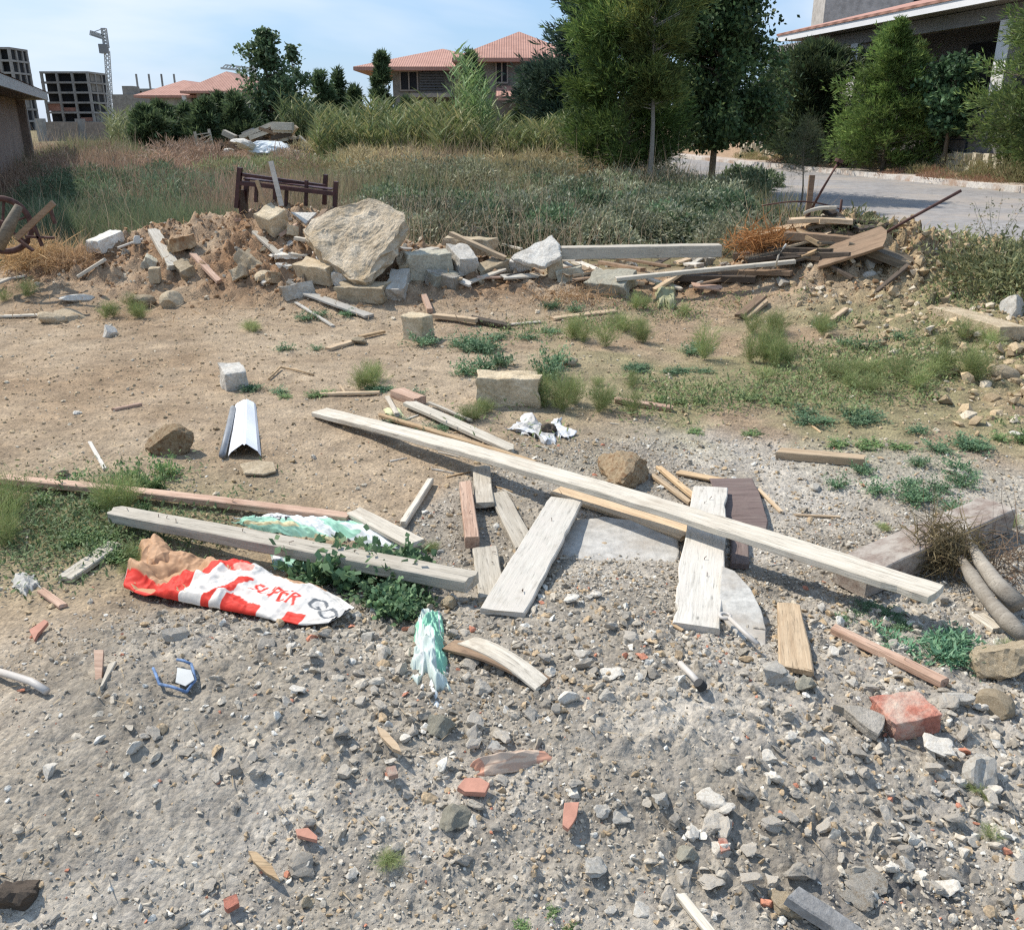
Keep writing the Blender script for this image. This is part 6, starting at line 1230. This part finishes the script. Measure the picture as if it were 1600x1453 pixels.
# --- trees ------------------------------------------------------------------------
def trunk_mb(pts, rad, k=9):
    m = MB(); m.tube(pts, rad, k); return m
def tree(p, Ht, prof, label, seed, kind='conifer', n=15000, col=(.07, .10, .035), hue=(.2, .21, .06), base=.12, L=(.06, .13), trunkr=.09, tmat='bark', name='conifer_tree', nb=150, wr=.10, lean=0, multi=1, up=.35, droop=0):
    """prof: [(f, radius)...] crown radius against the fraction of the height"""
    r = np.random.RandomState(seed); e = empty(name, p); tag(e, label, 'tree'); fs, ra = zip(*prof)
    for t_ in range(multi):
        a = r.rand() * 6.28; off = .1 * t_; pts = [(off * math.cos(a) + lean * f * Ht + .04 * math.sin(f * 6), off * math.sin(a), f * Ht - .05) for f in np.linspace(0, .95, 9)]; trunk_mb(pts, [trunkr * (1 - .85 * f) for f in np.linspace(0, 1, 9)]).build('trunk', MT[tmat], e, smooth=True)
    lm = MB(); P0, D0, T0 = [], [], []
    for i in range(nb):
        f = base + (1 - base) * r.rand() ** (1.0); az = r.rand() * 6.28; R_ = np.interp(f, fs, ra) * r.uniform(.45, 1.12) * (1 + .9 * float(fbm(np.array(az * .9 + seed), np.array(f * 3.2 + seed), 2))); a = np.array([lean * f * Ht, 0, f * Ht * .97]); d = np.array([math.cos(az), math.sin(az), up + .9 * f ** 3 * 1.2 - droop]); bl = R_
        tip = a + np.array([d[0], d[1], 0]) * bl + np.array([0, 0, d[2] * bl * .6]); mid = (a + tip) / 2 + np.array([0, 0, -.04 * bl]); lm.tube([a, mid, tip], [trunkr * .22, trunkr * .14, trunkr * .05], 4, cap=False)
        k = max(4, int(n / nb * (.35 + R_ / max(ra)) / 1.2)); t_ = r.uniform(.25, 1.05, k) ** .6; q = a + (tip - a) * t_[:, None]; cl = r.normal(size=(k, 3)) * (.05 + .085 * bl) * np.array([1, 1, .75])
        P0.append(q + cl); dd = (tip - a) / (np.linalg.norm(tip - a) + 1e-6) * .8 + np.array([0, 0, .3]) + cl * 2; D0.append(np.tile(dd, (1, 1)) if dd.ndim > 1 else np.tile(dd, (k, 1))); T0.append(np.full(k, r.uniform(.6, 1.35)))
    lm.build('limbs', MT[tmat], e)
    P0 = np.concatenate(P0); D0 = np.concatenate(D0); T0 = np.concatenate(T0); m = len(P0)
    if kind == 'conifer':
        K = 4; P1 = np.repeat(P0, K, 0); D1 = np.repeat(D0, K, 0) + unit(r, m * K) * .75; V, F = leaves(P1, D1, unit(r, m * K), r.uniform(*L, m * K), wr); C = colvar(r, m * K, col, .3, hue) * np.repeat(T0, 4 * K)[:, None]
    else:
        V, F = leaves(P0, unit(r, m) + np.array([0, 0, -.2]), unit(r, m), r.uniform(*L, m), .62); C = colvar(r, m, col, .35, hue) * np.repeat(T0, 4)[:, None]
    link('crown', npmesh('crown', V, [F], MT['leaf'], cols={'col': C}), e); return e
def tpos(u, v): p = gp(u, v); return Vector((p.x, p.y, float(Hmac(p.x, p.y)) - .03))
def tposD(u, D):
    x = (u - 800) / 1400 * (D * CP + .5); return Vector((x, D, float(Hmac(x, D)) - .03))
big = [(0, .6), (.1, 1.4), (.25, 1.75), (.5, 1.6), (.75, 1.1), (1, .15)]
tree(tpos(972, 292), 5.6, [(0, .2), (.08, .85), (.25, 1.2), (.5, 1.15), (.75, 1.0), (1, .3)], 'large yellowish-green pine with feathery needles at the road edge', 61, n=34000, nb=190, base=.06, L=(.10, .21), wr=.11, col=(.075, .125, .035), hue=(.24, .31, .08), up=.6, lean=.02)
e = tree(tpos(1012, 303), 3.9, [(0, .3), (.5, .5), (.8, .8), (1, .3)], 'slender grey trunk standing before the yellowish-green pine', 62, n=7000, nb=60, base=.42, trunkr=.06, tmat='palebark', name='slender_tree', L=(.10, .2), wr=.11, col=(.11, .15, .045), hue=(.3, .3, .08))
tree(tpos(1108, 306), 6.0, [(0, .4), (.12, 1.0), (.3, 1.4), (.55, 1.3), (.8, 1.0), (1, .2)], 'dense dark green tree on a short trunk beside the road', 63, kind='broad', n=62000, nb=260, base=.19, L=(.08, .15), col=(.05, .09, .035), hue=(.2, .26, .09), trunkr=.09, name='dark_tree')
tree(tposD(905, 33), 7.0, [(0, .8), (.3, 1.6), (.7, 1.2), (1, .15)], 'bluish dark conifer rising behind the yellowish-green pine', 64, n=9000, nb=180, L=(.2, .36), wr=.16, col=(.045, .075, .05), hue=(.12, .17, .11))
tree(tposD(1262, 36), 4.2, [(0, .8), (.2, 1.5), (.5, 1.5), (.8, 1.1), (1, .2)], 'dark shaded conifer behind the sapling across the road', 65, n=10000, nb=200, L=(.2, .38), wr=.16, col=(.05, .075, .035), hue=(.12, .15, .06))
tree(tposD(1240, 39), 3.9, [(0, .8), (.2, 1.7), (.5, 1.7), (.8, 1.3), (1, .3)], 'dark conifer half hidden by the dense dark green tree', 66, n=9000, nb=180, L=(.2, .38), wr=.16, col=(.05, .075, .035), hue=(.12, .15, .06))
tree(tposD(1378, 31.5), 4.7, [(0, 1.1), (.15, 1.7), (.4, 1.5), (.7, .85), (1, .05)], 'bright green cone-shaped conifer in front of the dark terrace', 67, n=17000, nb=210, base=.04, L=(.12, .24), wr=.13, col=(.12, .19, .05), hue=(.28, .36, .1))
tree(tposD(1606, 26.0), 6.2, [(0, .9), (.15, 1.55), (.4, 1.35), (.7, .85), (1, .2)], 'tall bright green conifer at the right edge across the road', 68, n=18000, nb=220, base=.04, L=(.12, .24), wr=.13, col=(.11, .175, .05), hue=(.28, .34, .1))
tree(tposD(1470, 30.0), 3.1, [(0, .5), (.4, .7), (.7, .8), (1, .3)], 'small broad-leaved tree between the two bright green conifers', 69, kind='broad', n=7000, nb=90, base=.35, L=(.12, .22), col=(.06, .12, .055), hue=(.16, .26, .13), name='broadleaf_tree')
tree(tposD(1640, 23.5), 5.5, [(0, 1.0), (.3, 1.5), (.7, 1.0), (1, .3)], 'conifer cut by the right edge of the view', 70, n=8000, nb=160, L=(.14, .28), wr=.15, col=(.08, .12, .04), hue=(.2, .24, .07))
tree(tpos(1247, 336), 1.75, [(0, .1), (.35, .12), (.45, .42), (.65, .48), (.85, .25), (1, .04)], 'thin young conifer sapling with a bare stem at the road edge', 71, n=2600, nb=70, base=.42, L=(.05, .11), wr=.05, col=(.09, .105, .05), hue=(.2, .2, .1), trunkr=.022, name='sapling')
tree(tposD(430, 36), 4.4, [(0, .6), (.15, 1.0), (.4, 1.15), (.7, .75), (1, .1)], 'dark round poplar standing tallest on the left side', 72, kind='broad', n=9000, nb=150, base=.08, L=(.12, .22), col=(.08, .13, .06), hue=(.24, .30, .15), trunkr=.1, name='poplar_tree')
tree(tposD(470, 38), 4.0, [(0, .5), (.4, .9), (.7, .5), (1, .1)], 'lighter green small tree right of the dark poplar', 73, kind='broad', n=4000, nb=90, base=.05, L=(.12, .2), col=(.10, .15, .07), hue=(.2, .25, .12), name='broadleaf_tree')
sm = [(0, .6), (.3, .75), (.6, .5), (1, .06)]
for (u, D, h, k, lb, c_) in [(238, 33, 1.9, .9, 'dark low conifer at the left end of the conifer row', .8), (262, 34, 2.1, .9, 'second dark conifer of the row by the far villa', .85), (298, 35, 2.0, .9, 'dark conifer in front of the far villa column', .8),
    (328, 34, 2.2, 1, 'broad dark conifer below the far villa roof', .85), (352, 35, 2.5, .9, 'pointed dark conifer right of the broad one', .8), (378, 34, 2.5, .9, 'dark conifer touching the poplar on its left', .8),
    (510, 40, 3.2, .8, 'dark shrubby conifer left of the villa', 1), (536, 41, 3.4, .7, 'dark conifer next to the left villa corner', .9), (604, 38, 3.9, .62, 'narrow dark cypress in front of the left villa wing', .75), (560, 40, 2.6, .8, 'low dark conifer under the villa eave corner', .9),
    (738, 36, 3.7, .8, 'narrow cypress in front of the middle of the villa', .9), (845, 34, 3.1, .75, 'dark cypress before the right villa wall', .75), (818, 35, 2.5, .7, 'shorter dark cypress before the right villa wall', .75), (870, 33, 3.0, .9, 'dark bush-like conifer beside the big pine', .8),
    (895, 30, 2.2, .8, 'lower dark conifer at the foot of the big pine', .8), (640, 36, 2.0, .8, 'short conifer in front of the balcony', .8)]:
    tree(tposD(u, D), h * (.8 if u < 400 else .93), [(f, r_ * k) for f, r_ in sm], lb, int(u), n=3200, nb=90, base=.04, L=(.18, .32), wr=.18, col=(.09 * c_, .135 * c_, .06 * c_), hue=(.2, .26, .12), name='cypress_tree', trunkr=.06)
# thin shrub at the right edge
p = gp(1545, 400); e = empty('thin_shrub', p); tag(e, 'sparse thin-stemmed shrub with pale leaves at the right edge before the road', 'shrub'); r_ = random.Random(8); P_ = []
for i in range(9):
    a = Vector((r_.uniform(-.08, .08), 0, 0)); d = Vector((r_.uniform(-.35, .35), r_.uniform(-.2, .2), r_.uniform(.5, .8))); mm = MB(); mm.tube([a, a + d * .5 + Vector((.03, 0, 0)), a + d], [.006, .004, .002], 5); mm.build('stem', MT['wgrey'], e)
    for k in range(26): P_.append(np.array(a + d * r_.uniform(.3, 1.05)) + np.array([r_.gauss(0, .05) for _ in range(3)]))
rs_ = np.random.RandomState(4); P_ = np.array(P_); V, F = leaves(P_, unit(rs_, len(P_)), unit(rs_, len(P_)), rs_.uniform(.03, .06, len(P_)), .4); link('foliage', npmesh('foliage', V, [F], MT['leaf'], cols={'col': colvar(rs_, len(P_), (.26, .27, .18), .3, (.4, .3, .2))}), e)
# low stone wall + fence across the road
sw = empty('stone_wall', (12.5, 32, 0)); tag(sw, 'low rough stone retaining wall below the conifers across the road', 'wall'); rs_ = random.Random(3); mm = MB(); y = 20.0
import itertools
while y < 46:
    l_ = rs_.uniform(.35, .6)
    for k in range(3):
        h_ = rs_.uniform(.16, .24); x = float(road_far(y)) + 2.35 + rs_.uniform(-.05, .05); M3 = np.array(Euler((rs_.uniform(-.1, .1), rs_.uniform(-.1, .1), -.17 + rs_.uniform(-.1, .1))).to_matrix()); mm.box((x, y + (k * .15), float(Hmac(x - .5, y)) + .1 + k * .2), (.34, l_ * .94, h_), M3)
    y += l_
child(mm, 'masonry', stone('wall_stone', (.42, .37, .27), (.62, .56, .44), 3, .5, rv=0), sw)
fp = empty('steel_fence', (12.5, 32, .8)); tag(fp, 'thin dark steel fence above the low stone wall', 'fence')
for i, y in enumerate(np.arange(22, 46, 2.6)):
    x = float(road_far(y)) + 2.6; mm = MB(); z = float(Hmac(x, y)); mm.bar((x, y, z), (x, y, z + 1.5), .06, .06, (0, 1, 0)); child(mm, 'post', plain('blue_steel', (.035, .05, .08), .5) if i == 0 else bpy.data.materials['blue_steel'], fp)
for zz in (.5, 1.0, 1.42): mm = MB(); mm.bar((float(road_far(22)) + 2.6, 22, float(Hmac(12.9 + 2.6, 22)) + zz), (float(road_far(45.4)) + 2.6, 45.4, float(Hmac(road_far(45.4) + 2.6, 45.4)) + zz), .03, .03); child(mm, 'rail', bpy.data.materials['blue_steel'], fp)
# --- far debris pile ---------------------------------------------------------------
def fb(u1, v1, u2, v2, D, w_, t, mat, lb, name='board', cat='board', g=None): upright(u1, v1, u2, v2, D, t, w_, mat, lb, name, cat)
ch = empty('broken_pallet', PD(318, 236, 30)); tag(ch, 'broken pale pallet standing upright in the field left of the far pile', 'pallet')
for (a, b, c, d) in ((304, 206, 311, 238), (326, 202, 333, 230)): mm = MB(); mm.bar(PD(a, b, 30), PD(c, d, 30), .06, .1, (0, 1, 0)); child(mm, 'post', MT['wpale'], ch)
for (a, b, c, d) in ((306, 211, 327, 208), (308, 219, 329, 211), (310, 226, 331, 219), (312, 233, 332, 226)): mm = MB(); mm.bar(PD(a, b, 29.9), PD(c, d, 29.9), .03, .13, (0, 1, 0)); child(mm, 'slat', MT['wpale'], ch)
for i, (a, b, c, d, w_, mk) in enumerate([(425, 197, 458, 198, .22, 'wpale'), (428, 203, 456, 204, .16, 'wpale'), (376, 215, 424, 195, .12, 'wpale'), (398, 218, 428, 202, .1, 'wbrown'), (400, 210, 420, 200, .15, 'wtan'), (452, 212, 463, 198, .12, 'wtan'), (349, 207, 368, 216, .16, 'wpale'), (465, 215, 484, 233, .18, 'wpale'), (488, 231, 503, 212, .12, 'wpale'), (410, 214, 452, 218, .3, 'wdark'), (402, 222, 450, 210, .3, 'wdark'), (380, 210, 396, 203, .1, 'wgrey')]):
    upright(a, b, c, d, 29.5 + .12 * i, w_, .3, mk, ['topmost pale board of the far pile', 'second pale board of the far pile', 'long pale board sloping down left on the far pile', 'brown board under the long sloping board', 'short tan board near the pile top', 'tan board end at the right of the far pile', 'pale board lying off the left of the far pile', 'pale board leaning right beside the far pile', 'thin pale board standing alone right of the far pile', 'dark plank in the middle of the far pile', 'dark plank crossing inside the far pile', 'grey stub at the left top of the far pile'][i], 'board', 'board')
p = PD(417, 232, 28.8); mk = rock_mesh('white_sack', 4, plain('white_woven_plastic', (.74, .77, .76), .5, .06, 4, bump=.6), 77, flat=.65, cuts=5, rough=.25); o = link('white_sack', mk, loc=p, rot=(0, 0, .3)); o.scale = (.62, .4, .5); tag(o, 'bulging white sack in front of the far debris pile', 'sack')
for (u, v, s, lb) in ((382, 226, .34, 'pale crumpled lump left of the white sack'), (372, 222, .24, 'smaller pale lump further left of the white sack'), (455, 240, .3, 'pale rubble right of the white sack'), (470, 246, .28, 'pale rubble stone in the grass below the far pile'), (498, 246, .22, 'single pale stone right of the far rubble'), (520, 243, .24, 'last pale stone of the far rubble line'), (356, 238, .2, 'small pale stone in the grass left of the far pile')):
    q = PD(u, v, 28.5); o = link('stone', rock_mesh('stone', 3, MT['limepale'], int(u), rough=.25)); o.location = q; o.scale = (s, s, s * .8); tag(o, lb, 'stone')
fr_ = random.Random(12)
for i in range(26):
    u = fr_.uniform(392, 466); v = fr_.uniform(200, 228); l = fr_.uniform(10, 34); dv = fr_.uniform(-12, 12)
    upright(u - l / 2, v - dv / 2, u + l / 2, v + dv / 2, fr_.uniform(29.6, 31.2), fr_.uniform(.06, .16), .1, fr_.choice(['wpale', 'wgrey', 'wbrown', 'wdark', 'wdark', 'wtan']), 'short board jumbled in the far debris pile', 'board', 'board'); COL.objects[-1]['group'] = 'boards jumbled in the far debris pile'
q = PD(428, 232, 31); o = link('earth_heap', rock_mesh('earth_heap', 4, MT['rock'], 5, rough=.3, flat=.6, cuts=3), loc=(q.x, 31.5, q.z - .25)); o.scale = (.85, .6, .3); tag(o, 'brown earth heap carrying the far boards', 'earth heap')
bpy.context.view_layer.update()
